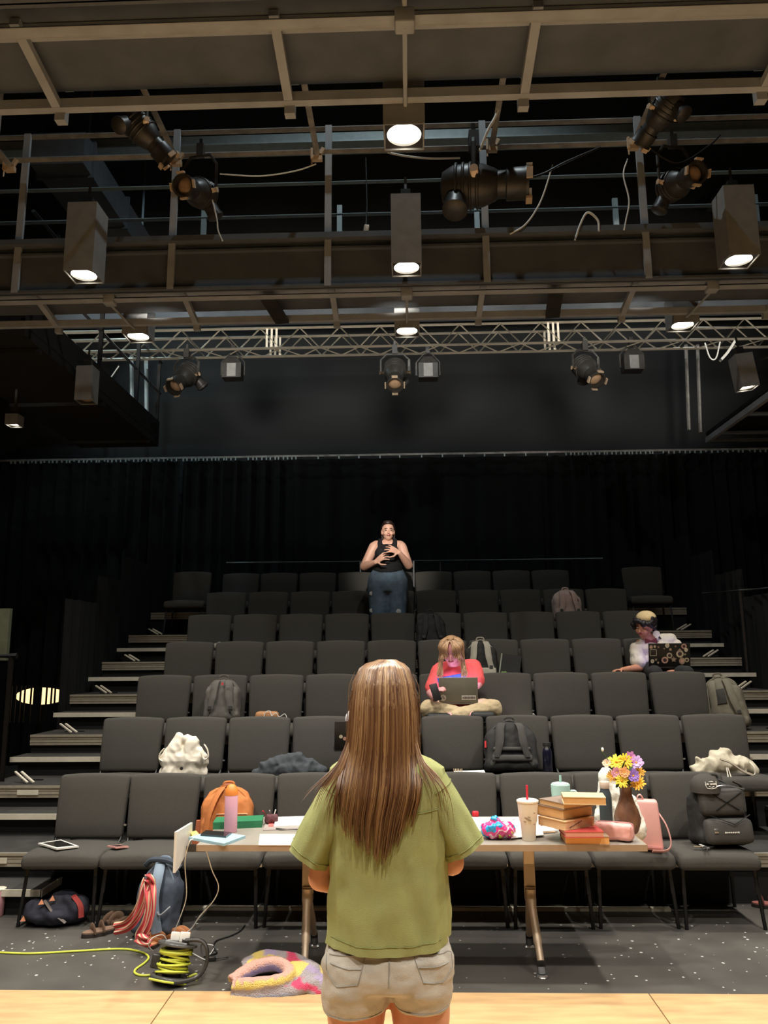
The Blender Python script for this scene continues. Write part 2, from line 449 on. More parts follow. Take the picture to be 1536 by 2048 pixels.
YSEAT = lambda r: 5.63 if r == 1 else 6.475+PITCHR*(r-2)
for r in range(1, 8):
    n = 9 if r == 1 else 10
    xa = -2.61 if r == 1 else -2.64; sp = (2.25+2.61)/9 if r == 1 else .544
    for i in range(n):
        if r == 7 and i == 9: continue
        x = xa+sp*(i+.5)
        if r == 1 and i < 2: x += (.006, -.006)[i]
        rs = random.Random(r*20+i)
        CH[(r, i+1)] = chair(x+rs.uniform(-.002, .002), YSEAT(r)+rs.uniform(-.012, .012), ztier(r-1),
            'charcoal fabric stacking chair, %s from the left aisle in the %s row' % (ORD[i+1], ROWN[r]), '%s row of chairs' % ROWN[r], rs.uniform(-.006, .006))
p = at(360, 1272, 9.95)
chair(-2.96, 10.30, ztier(6), 'black stacking chair set apart at the left end of the top tier aisle', 'seventh row of chairs', R(5))
chair(3.14, 10.30, ztier(6), 'black stacking chair set apart at the right end of the top tier aisle', 'seventh row of chairs', R(-5))
SEAT = .470

# ------------------------------------------------------------------ overhead rig
POSTX = [-3.34+1.345*i for i in range(-2, 7)]
def catwalk(name, label, y0, y1, rails, brackets):
    """y0 camera side, y1 far side"""
    t = thing(name, label, 'catwalk')
    XA, XB = -7.2, 7.0
    slab('deck_plate', XA, XB, y0, y1, 4.98, 5.03, M['steeldark'], t)
    mb = MB(); mb.box((0, y0, 5.035), (XB-XA, .03, .47)).box((0, y0-.05, 5.245), (XB-XA, .10, .05)).box((0, y0-.03, 5.15), (XB-XA, .05, .02)).box((0, y0-.03, 4.81), (XB-XA, .05, .02))
    mb.build('fascia_beam', M['steeldark'], t, smooth=False)
    MB().tube([(XA, y0+.2, 4.835), (XB, y0+.2, 4.835)], .032, 10).build('conduit_pipe', M['steel'], t)
    MB().box((0, y1-.01, 4.878), (XB-XA, .05, .06)).build('edge_beam', M['steel'], t, smooth=False)
    MB().box((0, y0+.34, 4.965), (XB-XA, .10, .02)).build('flange', M['steel'], t, smooth=False)
    for x in POSTX:
        MB().bar((x, y0+.25, 4.955), (x, y1-.04, 4.865), .05, .045).build('cross_brace', M['steel'], t, smooth=False)
        MB().box((x, y1+.03, 4.85), (.06, .05, .10)).build('bracket', M['steel'], t, smooth=False)
    if rails:
        pm = MB().box((0, 0, .76), (.058, .028, 1.52)).mesh('post', False)
        for x in POSTX: link('rail_post', pm, M['steel'], t, (x, y0-.045, 4.80))
        MB().tube([(XA, y0-.02, 6.31), (XB, y0-.02, 6.31)], .026, 10).build('top_rail', M['pipe'], t)
        MB().tube([(XA, y0-.14, 6.0), (XB, y0-.14, 6.0)], .026, 10).build('fixture_pipe', M['pipe'], t)
        fm = MB().box((0, 0, .53), (.05, .028, 1.06)).mesh('far_post', False)
        for x in POSTX: link('far_post', fm, M['teal'], t, (x+.02, y1+.05, 5.03))
        for z in (6.34, 5.99): MB().tube([(XA, y1+.05, z), (XB, y1+.05, z)], .021, 8).build('far_rail', M['teal'], t)
        for x in brackets: MB().bar((x, y0+.22, 4.85), (x+.06, y1-.05, 4.83), .13, .03).build('dark_bracket', M['blackmetal'], t, smooth=False)
    return t
cw1 = catwalk('lighting_catwalk', 'nearest brown steel lighting catwalk crossing the top of the view', 3.14, 3.93, True, [])
cw2 = catwalk('lighting_catwalk', 'second steel lighting catwalk with deep fascia and railing posts', 6.1, 6.87, True, [-1.22, 1.32])

# boxes and rods feeding the lamps
def downlight(name, x, y, zr, label, rz=0, h=.6, w_=.24, power=1.0, size=120, tilt=(0, 0), lit=True, arm=None):
    t = thing(name, label, 'lamp', (x, y, zr), rot=(R(tilt[0]), R(tilt[1]), R(rz)))
    a = w_/2; mb = MB(); th = .008
    for sx, sy in ((1, 0), (-1, 0), (0, 1), (0, -1)):
        mb.box((sx*(a-th/2), sy*(a-th/2), h/2), (th if sx else w_, th if sy else w_-2*th, h))
    mb.box((0, 0, h-.01), (w_-.002, w_-.002, .016))
    mb.build('housing', M['boxmetal'], t, smooth=False)
    ro = [V((max(-1, min(1, 1.4143*math.cos(q)))*(a-th), max(-1, min(1, 1.4143*math.sin(q)))*(a-th), .012)) for q in [k*math.pi/16 for k in range(32)]]
    ri = [V((a*.84*math.cos(q), a*.84*math.sin(q), .016)) for q in [k*math.pi/16 for k in range(32)]]
    MB().loft([ro, ri, [p_+V((0, 0, .03)) for p_ in ri]], caps=False).build('bezel', M['blackmetal'], t, smooth=False)
    MB().lathe([(a*.86, .034), (a*.7, .026), (a*.4, .021), (.001, .019)], n=28).build('lens', M['lens'] if lit else M['glass'], t)
    mb = MB().box((0, 0, h+.05), (.08, .06, .1)); mb.tube([(0, 0, h+.1), (0, 0, h+.22)], .012)
    mb.build('hanger', M['blackmetal'], t)
    if arm: MB().bar((arm[0]*.1, arm[1]*.1, h*.75), (arm[0], arm[1], h*.75+arm[2]), .03, .02).build('mount_arm', M['blackmetal'], t, smooth=False)
    if power:
        ld = bpy.data.lights.new(name+'_light', 'SPOT'); ld.energy = LAMP_W*power; ld.color = WARM
        ld.spot_size = R(size); ld.spot_blend = .9; ld.shadow_soft_size = .09
        lo = bpy.data.objects.new('bulb', ld); COL.objects.link(lo); lo.parent = t; lo.location = (0, 0, -.004)
    return t
LX = [(-2.61, 'left'), (.018, 'centre'), (2.655, 'right')]
for x, nm in LX:
    downlight('downlight', x, .5, 4.77, 'square downlight over the stage behind the camera, %s one' % nm, h=.5)
    MB().tube([(0, 0, .7), (0, 0, ZC-4.77)], .012, 6).build('drop_rod', M['blackmetal'], bpy.data.objects['downlight'] if nm == 'left' else [o for o in COL.objects if o.name.startswith('downlight')][-5])
    downlight('downlight', x, 2.55, 4.77, 'square downlight on the near side of the first catwalk, %s one' % nm, arm=(0, .6, 0))
    downlight('downlight', x if nm != 'centre' else .009, 4.07, 4.72, 'lit square downlight behind the first catwalk, %s one' % nm)
    downlight('downlight', x, 5.75, 4.77, 'tall square lit downlight in front of the second catwalk, %s one' % nm, power=.8, arm=(0, .36, 0))
    downlight('downlight', x, 7.03, 4.79, 'lit downlight peeping below the far edge of the second catwalk, %s one' % nm, h=.3, power=.28, size=124, arm=(0, -.2, .1))
    # junction box and conduit under the deck
    for cw, y0 in ((cw1, 3.14), (cw2, 6.1)):
        MB().rbox((x, y0+.2, 4.835), (.10, .09, .09), .012).build('junction_box', M['steel'], cw)
        MB().tube([(x, y0+.2, 4.80), (x, y0+.62, 4.82), (x, y0+1.0, 4.86)], .012).build('flexible_conduit', M['steel'], cw)
        MB().tube([(x, y0+.2, 4.87), (x, y0-.05, 4.95), (x, y0-.20, 5.1)], .012).build('flexible_conduit', M['steel'], cw)
downlight('downlight', -3.60, 8.2, 4.55, 'unlit tall square lamp housing below the left end of the truss', power=0, lit=False, w_=.19, h=.4, arm=(-.2, 0, .14))
downlight('downlight', 3.72, 8.15, 4.55, 'tilted tall square downlight below the right end of the truss', power=.12, tilt=(0, -7), w_=.19, h=.38, arm=(.85, 0, .12))
p = at(28, 852, 8.6); downlight('downlight', p.x, p.y, p.z, 'small lit downlight under the left side catwalk', power=.15, h=.13, w_=.15, arm=(0, 0, .6))

# pipes running from the first catwalk to the fixture pipe, each with a clamp
for i, (px, py) in enumerate(((18, 340), (352, 328), (634, 318), (985, 300), (1268, 296))):
    p = at(px, py, 5.93)
    t = thing('cross_pipe', 'steel pipe running back from the first catwalk, %s from the left' % ORD[i+1], 'pipe', (p.x, 0, p.z+.05), group='pipes between the catwalks')
    MB().tube([(0, 3.98, .0), (0, 6.0, .0)], .024, 10).build('pipe', M['pipe'], t)
    mb = MB().box((0, 5.95, -.03), (.085, .04, .045)).box((-.045, 5.93, .0), (.018, .03, .10)).box((.04, 5.94, .03), (.03, .03, .06), (0, .5, 0)); mb.tube([(-.045, 5.93, -.11), (-.045, 5.93, .03)], .007, 6)
    mb.build('clamp', M['clip'], t, smooth=False)

# side catwalks
t = thing('side_catwalk', 'dark side catwalk running back along the left of the seating', 'catwalk')
slab('deck_box', -4.95, -3.76, 7.05, 11.2, 4.86, 5.25, M['blacksteel'], t)
MB().box((-3.78, 9.1, 5.0), (.05, 4.1, .08)).build('edge_beam', M['blacksteel'], t, smooth=False)
for y in (7.6, 8.9, 10.2, 11.1): MB().box((-3.77, y, 5.75), (.05, .03, 1.0)).build('post', M['blacksteel'], t, smooth=False)
for y in (7.4, 9.1, 10.8): MB().bar((-4.95, y, 4.83), (-3.76, y, 4.83), .06, .05).build('cross_beam', M['blacksteel'], t, smooth=False)
for z in (5.7, 6.2): MB().tube([(-3.77, 7.05, z), (-3.77, 11.2, z)], .02).build('rail', M['steeldark'], t)
t = thing('side_catwalk', 'dark lattice side catwalk running back along the right of the seating', 'catwalk')
slab('deck_plate', 4.52, 5.6, 7.05, 11.4, 4.95, 5.0, M['blacksteel'], t)
MB().box((4.52, 9.22, 4.87), (.06, 4.3, .08)).build('edge_beam', M['steel'], t, smooth=False)
for y in (7.4, 8.3, 9.2, 10.1, 11.0, 11.4): MB().bar((4.52, y, 4.87), (5.6, y, 4.87), .05, .05).build('cross_beam', M['steeldark'], t, smooth=False)
for y in (7.85, 9.65): MB().bar((4.52, y-.45, 4.87), (5.6, y+.45, 4.87), .045, .045).build('diagonal', M['steeldark'], t, smooth=False)

# box truss -----------------------------------------------------------------
YT, ZT = 10.5, at(768, 692, 10.5).z
t = thing('box_truss', 'long silver aluminium box truss with zigzag lattice above the seating', 'truss', (0, YT, ZT))
TA, TB, S = -5.35, 7.0, .31
for y in (0, S):
    for z in (0, S): MB().tube([(TA, y, z), (TB, y, z)], .028, 10).build('chord', M['trussalu'], t)
dg1 = MB().tube([(0, 0, 0), (.29, 0, S)], .0125, 6).mesh('lattice_bar')
dg2 = MB().tube([(0, 0, S), (.29, 0, 0)], .0125, 6).mesh('lattice_bar')
dh1 = MB().tube([(0, 0, 0), (.29, S, 0)], .011, 6).mesh('lattice_bar')
dh2 = MB().tube([(0, S, 0), (.29, 0, 0)], .011, 6).mesh('lattice_bar')
n = int((TB-TA)/.58)
for i in range(n):
    x = TA+.05+.58*i
    for y in (0, S):
        link('lattice_bar', dg1, M['trussalu'], t, (x, y, 0)); link('lattice_bar', dg2, M['trussalu'], t, (x+.29, y, 0))
    for z in (0,):
        link('lattice_bar', dh1, M['trussalu'], t, (x, 0, z)); link('lattice_bar', dh2, M['trussalu'], t, (x+.29, 0, z))
up_ = MB().tube([(0, 0, 0), (0, 0, S)], .016, 6).mesh('upright')
for px in (543, 1108):
    x = at(px, 690, YT).x
    for dx in (-.07, .0, .07):
        for y in (0, S): link('upright', up_, M['trussalu'], t, (x+dx, y, 0))

# roof beams, duct and cold lamps added to brighten rails and rear wall
t = thing('roof_beam', 'pale grey roof beam far above the second catwalk', 'beam', (0, 8.6, at(768, 280, 8.6).z))
MB().box((0, 0, 0), (14.6, .12, .16)).build('web', M['teal'], t, smooth=False); MB().box((0, 0, -.085), (14.6, .26, .02)).build('flange', M['teal'], t, smooth=False)
t = thing('roof_beam', 'dark roof beam crossing just above the truss', 'beam', (0, 11.6, 7.2))
MB().box((0, 0, 0), (14.6, .14, .3)).build('web', M['steeldark'], t, smooth=False); MB().box((0, 0, -.155), (14.6, .3, .02)).build('flange', M['steeldark'], t, smooth=False)
p = at(185, 400, 8.0)
t = thing('air_duct', 'dark rectangular air duct at the upper left behind the railing', 'duct', (p.x, 0, p.z))
slab('duct_body', -.28, .28, 7.1, 10.3, -.16, .2, M['steeldark'], t)
for y in (7.8, 9.6): MB().tube([(0, y, .18), (0, y, ZC-p.z)], .015, 6).build('hanger_rod', M['steeldark'], t)
for y in (7.3, 8.3, 9.3): slab('duct_flange', -.31, .31, y, y+.03, -.19, .23, M['steeldark'], t)
WL = ((-5.2, 11.7, 8.9, 80, -2.0, 13.6, 4.6, 'high at the left of the rear wall', COOL, 100), (5.2, 11.7, 8.9, 50, 2.0, 13.6, 4.6, 'high at the right of the rear wall', (.85, .95, 1), 100),
      (-4.6, 9.2, 8.6, 130, -3.9, 10.9, 6.2, 'above the left end of the truss', COOL, 90), (.2, 5.0, 9.1, 260, 0, 6.5, 6.0, 'above the centre railing', (.82, .94, 1), 120))
for i, (x, y, z, e, tx, ty, tz, nm, colr, sz_) in enumerate(WL):
    t = thing('added_fill_light', 'added cool white fill light under the roof, %s' % nm, 'lamp', (x, y, z))
    MB().rbox((0, 0, .06), (.4, .25, .12), .02).build('housing', M['blackmetal'], t)
    MB().tube([(0, 0, .1), (0, 0, ZC-z)], .02).build('drop_rod', M['blackmetal'], t)
    d = V((tx-x, ty-y, tz-z))
    ld = bpy.data.lights.new('added_fill_bulb', 'SPOT'); ld.energy = e; ld.color = colr; ld.spot_size = R(sz_); ld.spot_blend = .5; ld.shadow_soft_size = .06
    lo = bpy.data.objects.new('bulb', ld); COL.objects.link(lo); lo.parent = t; lo.location = (0, 0, -.03); lo.rotation_euler = d.to_track_quat('-Z', 'Y').to_euler()
for i, x in enumerate((-4.6, -2.35, -.1, 2.2, 4.5)):  # lamps added out of sight to brighten the truss and rear wall
    t = thing('added_deck_fill', 'added warm fill lamp on the second catwalk deck, %s one' % ('far left', 'second', 'centre', 'fourth', 'far right')[i], 'lamp', (x, 6.5, 5.03))
    MB().rbox((0, .0, .14), (.26, .14, .2), .02).build('housing', M['blackmetal'], t); MB().box((0, 0, .02), (.2, .14, .04)).build('foot', M['blackmetal'], t, smooth=False)
    d = V((0, 4.0, 1.25))
    ld = bpy.data.lights.new('added_deck_bulb', 'SPOT'); ld.energy = 1000; ld.color = WARM; ld.spot_size = R(40); ld.spot_blend = .6; ld.shadow_soft_size = .5
    lo = bpy.data.objects.new('bulb', ld); COL.objects.link(lo); lo.parent = t; lo.location = (0, .1, .15); lo.rotation_euler = d.to_track_quat('-Z', 'Y').to_euler()

# theatre spotlights -----------------------------------------------------------
def spotlight(loc, aim, label, scale=1.0, cap_dir=None, drop=.28, group=None, glass=True, flag=False):
    """body, lens barrel, gel clips, lamp cap, yoke and clamp; loc = centre of the body"""
    t = thing('theatre_spotlight', label, 'stage light', loc, group=group)
    t.scale = (scale,)*3
    d = V(aim).normalized(); x, y, _ = frame(d); rm = Matrix((x, y, d)).transposed()
    b = MB().lathe([(.02, -.17), (.07, -.16), (.098, -.11), (.105, -.04), (.10, .04), (.075, .10), (.068, .11)], rot=rm, n=20)
    for q in range(4): b.lathe([(.108, -.10+q*.035), (.112, -.095+q*.035), (.112, -.09+q*.035), (.108, -.085+q*.035)], rot=rm, n=20)
    b.build('body', M['blackmetal'], t)
    MB().lathe([(.066, .09), (.066, .15), (.078, .155), (.078, .24), (.082, .245), (.082, .26), (.066, .262), (.062, .20), (.002, .20)], rot=rm, n=20).build('barrel', M['blackmetal'], t)
    if glass: MB().lathe([(.064, .205), (.05, .222), (.025, .230), (.001, .232)], rot=rm, n=20).build('lens', M['glass'], t)
    for a in (0, 90, 180, 270):
        u = x*math.cos(R(a))+y*math.sin(R(a)); v_ = d.cross(u)
        MB().box(u*.088+d*.262, (.055, .012, .03), Matrix((v_, u, d)).transposed()).build('gel_clip', M['clip'], t, smooth=False)
    cdv = V(cap_dir or (.3, -.15, -1)).normalized()
    cdv = (cdv-d*cdv.dot(d)).normalized()
    x2, y2, _ = frame(cdv); rm2 = Matrix((x2, y2, cdv)).transposed()
    MB().lathe([(.05, .06), (.055, .16), (.062, .165), (.062, .185), (.04, .2), (.002, .2)], c=-d*.09, rot=rm2, n=16).build('lamp_cap', M['blackmetal'], t)
    side = V((d.y, -d.x, 0)); side = side.normalized() if side.length > .2 else V((1, 0, 0))
    for s in (-1, 1): MB().tube([side*(s*.10), side*(s*.15)], .02, 10).build('knob', M['clip'], t)
    MB().tube([side*-.135, side*-.135+V((0, 0, drop*.7)), side*-.08+V((0, 0, drop)), side*.08+V((0, 0, drop)), side*.135+V((0, 0, drop*.7)), side*.135], .012, 6).build('yoke', M['blackmetal'], t)
    MB().box((0, 0, drop+.045), (.05, .06, .09)).tube([(0, 0, drop), (0, 0, drop+.14)], .012).build('clamp', M['blackmetal'], t)
    return t
spotlight(at(398, 385, 5.78), (-.18, -.85, -.35), 'black theatre spotlight with tan lens on the upper left fixture pipe', 1.12, (.4, 0, -1), drop=.3)
spotlight(at(1352, 368, 5.78), (.22, -.85, -.25), 'black theatre spotlight with tan lens on the upper right fixture pipe', 1.12, (-.4, 0, -1), drop=.3)
spotlight(at(950, 372, 5.7), (1, -.12, -.05), 'large black spotlight turned sideways on the middle fixture pipe', 1.65, (-.35, -.3, -.8), drop=.2)
spotlight(at(285, 262, 5.2), (.5, .3, -.5), 'dark spotlight hanging below the first catwalk at the left', 1.05, drop=.2, glass=False)
spotlight(at(1325, 225, 5.2), (-.3, .5, -.3), 'dark spotlight half hidden below the first catwalk at the right', 1.0, drop=.2, glass=False)
for px, py, aimv, lb, sc_ in ((372, 752, (-.2, -.6, -.6), 'black spotlight under the left part of the truss, lens down left', 1.5),
                              (790, 745, (0, -.6, -.65), 'black spotlight under the middle of the truss, lens facing the stage', 1.5),
                              (1172, 738, (.18, -.6, -.6), 'black spotlight under the right part of the truss, lens down right', 1.5)):
    spotlight(at(px, py, 10.5), aimv, lb, sc_, drop=.18)
for px, py, nm in ((466, 738, 'left'), (856, 738, 'middle'), (1264, 722, 'right')):
    p = at(px, py, 10.7)
    t = thing('box_floodlight', 'small upright lamp box under the truss, %s one' % nm, 'stage light', p, group='lamp boxes under the truss')
    MB().loft([[V((sx*a, sy*b, z)) for sx, sy in ((-1, -1), (1, -1), (1, 1), (-1, 1))] for a, b, z in ((.14, .1, -.16), (.14, .1, .06), (.06, .06, .17))]).build('housing', M['blackmetal'], t, smooth=False)
    MB().box((0, -.104, -.05), (.13, .012, .2)).build('plate', M['boxmetal'], t, smooth=False)
    MB().tube([(-.17, 0, -.1), (-.17, 0, .1), (-.05, 0, .24), (.05, 0, .24), (.17, 0, .1), (.17, 0, -.1)], .012, 6).build('yoke', M['blackmetal'], t)
    MB().box((0, 0, .3), (.06, .06, .12)).build('clamp', M['blackmetal'], t, smooth=False)

# unseen spotlight over the stage edge, added to brighten the standing woman
t = spotlight((-.35, 2.5, 4.62), (.1, 7.0, -1.42), 'added lit spotlight over the near catwalk aimed at the upper rows', 1.1, drop=.2)
MB().tube([(0, 0, .3), (0, 0, (ZC-4.62)/1.1)], .012, 6).build('drop_rod', M['blackmetal'], t)
ld = bpy.data.lights.new('added_spot_bulb', 'SPOT'); ld.energy = 2000; ld.color = (1, .95, .86); ld.spot_size = R(10.2); ld.spot_blend = 1; ld.shadow_soft_size = .06
lo = bpy.data.objects.new('bulb', ld); COL.objects.link(lo); lo.parent = t; dv = V((.1, 7.0, -1.47)); lo.location = dv.normalized()*.30; lo.rotation_euler = dv.to_track_quat('-Z', 'Y').to_euler()

# loose cables in the rig ---------------------------------------------------------
def cable(pts, r, label, m='wire', Y=None, name='rig_cable', n=6, cat='cable'):
    P = [at(*p) if Y is None else at(p[0], p[1], Y) for p in pts]
    return tag(MB().tube(spline(P, n), r, 6).build(name, M[m]), label, cat)
cable([(775, 305), (810, 312), (860, 317), (920, 316)], .009, 'white cable sagging beside the centre downlight under the rail', Y=6.2)
cable([(960, 300), (975, 262), (990, 235), (1002, 205)], .012, 'white cable climbing the dark bundle right of the centre lamp', Y=5.5)
cable([(1105, 330), (1090, 380), (1075, 415), (1050, 450), (1020, 468)], .008, 'grey cable looping down to the fascia right of the big spotlight', Y=6.0)
cable([(1255, 318), (1247, 350), (1258, 400), (1252, 440), (1248, 460)], .007, 'thin wavy cable hanging left of the right spotlight', Y=5.9)
cable([(440, 348), (520, 352), (590, 342), (632, 328)], .006, 'thin grey cable strung between two pipe clamps at the left', Y=5.9)
cable([(425, 400), (434, 440), (436, 460), (445, 482)], .006, 'short white tail wire below the upper left spotlight', Y=5.8)
cable([(1150, 480), (1160, 450), (1175, 425), (1195, 440), (1198, 462)], .010, 'coiled pale cable lying above the fascia right of centre', Y=6.0)
cable([(1290, 290), (1330, 318), (1365, 325), (1420, 290), (1440, 270)], .008, 'dark cable swagged above the right spotlight', 'darkwire', Y=5.7)
cable([(955, 358), (1020, 360), (1080, 350), (1130, 325), (1200, 295)], .010, 'dark cable running right from the big sideways spotlight', 'darkwire', Y=5.8)
cable([(202, 780), (222, 755), (238, 732)], .010, 'short pale rod dangling below the truss at the left', Y=10.2)
cable([(1410, 686), (1420, 715), (1432, 716), (1440, 684)], .010, 'loop of pale wire hanging below the truss at the right', Y=10.5)
cable([(1440, 722), (1455, 705), (1470, 682)], .020, 'thick pale hook hanging below the right end of the truss', Y=10.5)
for px, y0, y1, nm in ((195, 715, 800, 'nearest the truss end'), (263, 712, 850, 'second from the truss end'), (292, 715, 860, 'faint one furthest right')):
    cable([(px, y0), (px+1, y1)], .035, 'pale vertical conduit against the rear wall at left, %s' % nm, 'teal', Y=12.6, name='wall_conduit', cat='conduit')
for px, y0, y1, nm in ((1395, 690, 865, 'brighter one'), (1372, 690, 860, 'fainter one')):
    cable([(px, y0), (px+6, y1)], .03, 'vertical conduit against the rear wall at right, %s' % nm, 'pipe', Y=12.6, name='wall_conduit', cat='conduit')
t = thing('hanging_connector', 'pale cable connector hanging in front of the rear railing at centre', 'connector', at(732, 462, 6.5))
MB().rbox((0, 0, 0), (.05, .03, .12), .008, rot=(0, .15, 0)).build('plug', M['clip'], t); MB().tube([(0, 0, .05), (.01, 0, .25), (0, 0, .75)], .006).build('cord', M['darkwire'], t)
# left margin: pale green partition and black rail post
p = at(8, 1265, 8.9); a = at(22, 1217, 8.9); b = at(22, 1312, 8.9)
tag(slab('partition_panel', a.x-1.2, a.x, 8.88, 8.94, b.z-.05, a.z, mat('pale olive paint', (150, 156, 128), .7)), 'pale olive green partition panel at the left edge', 'panel')
t = thing('handrail', 'black handrail post at the far left beside the aisle', 'railing', (at(8, 1500, 6.9).x, 6.9, 0))
MB().tube([(0, 0, 0), (0, 0, at(8, 1312, 6.9).z)], .025).build('post', M['chairmetal'], t); z = at(8, 1312, 6.9).z
MB().tube([(.05, 0, z), (-.6, 0, z)], .025).build('top_rail', M['chairmetal'], t)
t = thing('opening_glow', 'warm glowing oval standing in for a lit opening between dark bars at the far left', 'lamp', at(82, 1392, 11.2))  # made-up glowing oval in place of a lit opening between curtain folds
MB().ell((0, 0, 0), (.36, .2, .12), 20, 8).build('glow_oval', mat('lit opening glow', (255, 214, 160), .6, var=0, emit=(255, 205, 140), strength=2.2), t)
for dx in (-.30, -.24, -.17, -.11, -.02, .04, .09, .12, .2, .27, .32): MB().box((dx, -.26, -.1), (.02 if dx not in (.04, .09) else .05, .02, .5)).build('bar', M['drape'], t, smooth=False)
MB().tube([(0, 0, -.1), (0, 0, -(at(82, 1392, 11.2).z))], .02).build('stand', M['chairmetal'], t)

t = thing('handrail', 'thin dark handrail with a bright tip at the right edge above the aisle', 'railing', (at(1470, 1180, 8.8).x, 8.8, 0))
o_ = V(t.location)
MB().tube([at(1405, 1187, 9.6)-o_, at(1480, 1181, 8.9)-o_], .015).build('rail', M['blackmetal'], t); MB().tube([at(1480, 1181, 8.9)-o_, at(1560, 1174, 8.3)-o_], .016).build('bright_rail', M['chrome'], t)
q_ = at(1480, 1181, 8.9)-o_; MB().tube([q_, V((q_.x, q_.y, 0))], .015).build('post', M['blackmetal'], t)
# ------------------------------------------------------------------ people
from mathutils.bvhtree import BVHTree
def bvh_of(o):
    me = o.data; return BVHTree.FromPolygons([v.co.copy() for v in me.vertices], [tuple(p.vertices) for p in me.polygons])
def onto(bv, x, z, y0=-2.0, off=.003, d=(0, 1, 0)):
    h = bv.ray_cast(V((x, y0, z)), V(d))
    return h[0] - V(d)*off if h[0] is not None else None
SKIN = mat('warm skin', (214, 150, 118), .5, var=.06, scale=30)
SKIN2 = mat('fair skin', (222, 172, 148), .5, var=.06, scale=30)
EYE = mat('dark eye', (30, 24, 22), .3, var=0); EYEW = mat('eye white', (225, 220, 214), .3, var=0); LIP = mat('lips', (165, 80, 76), .45, var=.05); TEETH = mat('teeth', (235, 228, 218), .3, var=0)

def hand(mb, wrist, d, n, curl=.5, spread=.25, side=1, L=.175, r=.0088, thumb=.8):
    """palm along d, palm normal n (fingers curl towards n), side = +1 when the thumb lies along d x n"""
    w0 = V(wrist); d = V(d).normalized(); n = V(n); n = (n-d*n.dot(d)).normalized(); t = d.cross(n)*side
    pl = L*.50; k = L/.175
    for o in (-.030, -.010, .010, .030): mb.cap(w0+t*(o*.55*k), w0+d*pl+t*(o*k), .013*k, .0125*k, 8)
    for o, ln, a in ((.030, .075, 1), (.010, .083, .35), (-.010, .077, -.35), (-.030, .060, -1)):
        p = w0+d*pl+t*(o*k); ang = 0; dd = (d+t*(a*spread*.5)).normalized()
        for q, fr in enumerate((.45, .31, .24)):
            ang += curl*(.8 if q == 0 else 1)
            v_ = dd*math.cos(ang)+n*math.sin(ang); q2 = p+v_*(ln*fr*k)
            mb.cap(p, q2, r*k*(1-.1*q), r*k*(.92-.1*q), 8); p = q2
    p = w0+d*(pl*.28)+t*(.024*k); v_ = (d*.55+t*thumb+n*.35).normalized()
    q = p+v_*(.045*k); mb.cap(p, q, .012*k, .0105*k, 8); v2 = (d*.8+t*.35*thumb+n*.4*(1+curl)).normalized(); q2 = q+v2*(.032*k); mb.cap(q, q2, .0102*k, .0088*k, 8)
    mb.cap(q2, q2+(v2+n*.2*curl).normalized()*(.022*k), .0088*k, .0078*k, 8)

def head_caps(mb, c, rot, s=1.0):
    """cranium, jaw, nose, ears; face looks along local -Y"""
    m = rotm(rot); c = V(c)
    E_ = lambda p, r: mb.ell(c+m @ (V(p)*s), tuple(x*s for x in r), 18, 12, rot=m)
    E_((0, .012, .03), (.074, .092, .088)); E_((0, -.012, -.03), (.062, .072, .082)); E_((0, -.034, -.075), (.036, .042, .036)); E_((0, .0, -.045), (.057, .06, .05))
    mb.cap(c+m @ (V((0, -.088, .0))*s), c+m @ (V((0, -.104, -.028))*s), .008*s, .0125*s, 8)
    for e in (-1, 1):
        E_((e*.073, .01, -.012), (.009, .018, .03)); E_((e*.036, -.062, -.03), (.024, .022, .024))
    E_((0, -.078, -.052), (.022, .012, .012))
def face_parts(t, c, rot, s=1.0, lips=True, brow=None, smile=False):
    m = rotm(rot); c = V(c)
    for e in (-1, 1):
        MB().ell(c+m @ (V((e*.031, -.0765, .006))*s), (.0125*s, .005*s, .0055*s), 10, 6, rot=m).build('eye', EYEW, t)
        MB().ell(c+m @ (V((e*.031, -.081, .005))*s), (.0068*s, .004*s, .0058*s), 10, 6, rot=m).build('iris', EYE, t)
        MB().tube([c+m @ (V((e*a, -.083+abs(a-.03)*.25, z))*s) for a, z in ((.014, .022), (.028, .028), (.046, .022))], .0032*s, 6).build('eyebrow', brow or EYE, t)
    if lips:
        MB().ell(c+m @ (V((0, -.086, -.050))*s), (.024*s, .008*s, .009*s if not smile else .012*s), 12, 8, rot=m).build('lips', LIP, t)
        if smile: MB().ell(c+m @ (V((0, -.091, -.049))*s), (.013*s, .004*s, .0038*s), 10, 6, rot=m).build('teeth', TEETH, t)

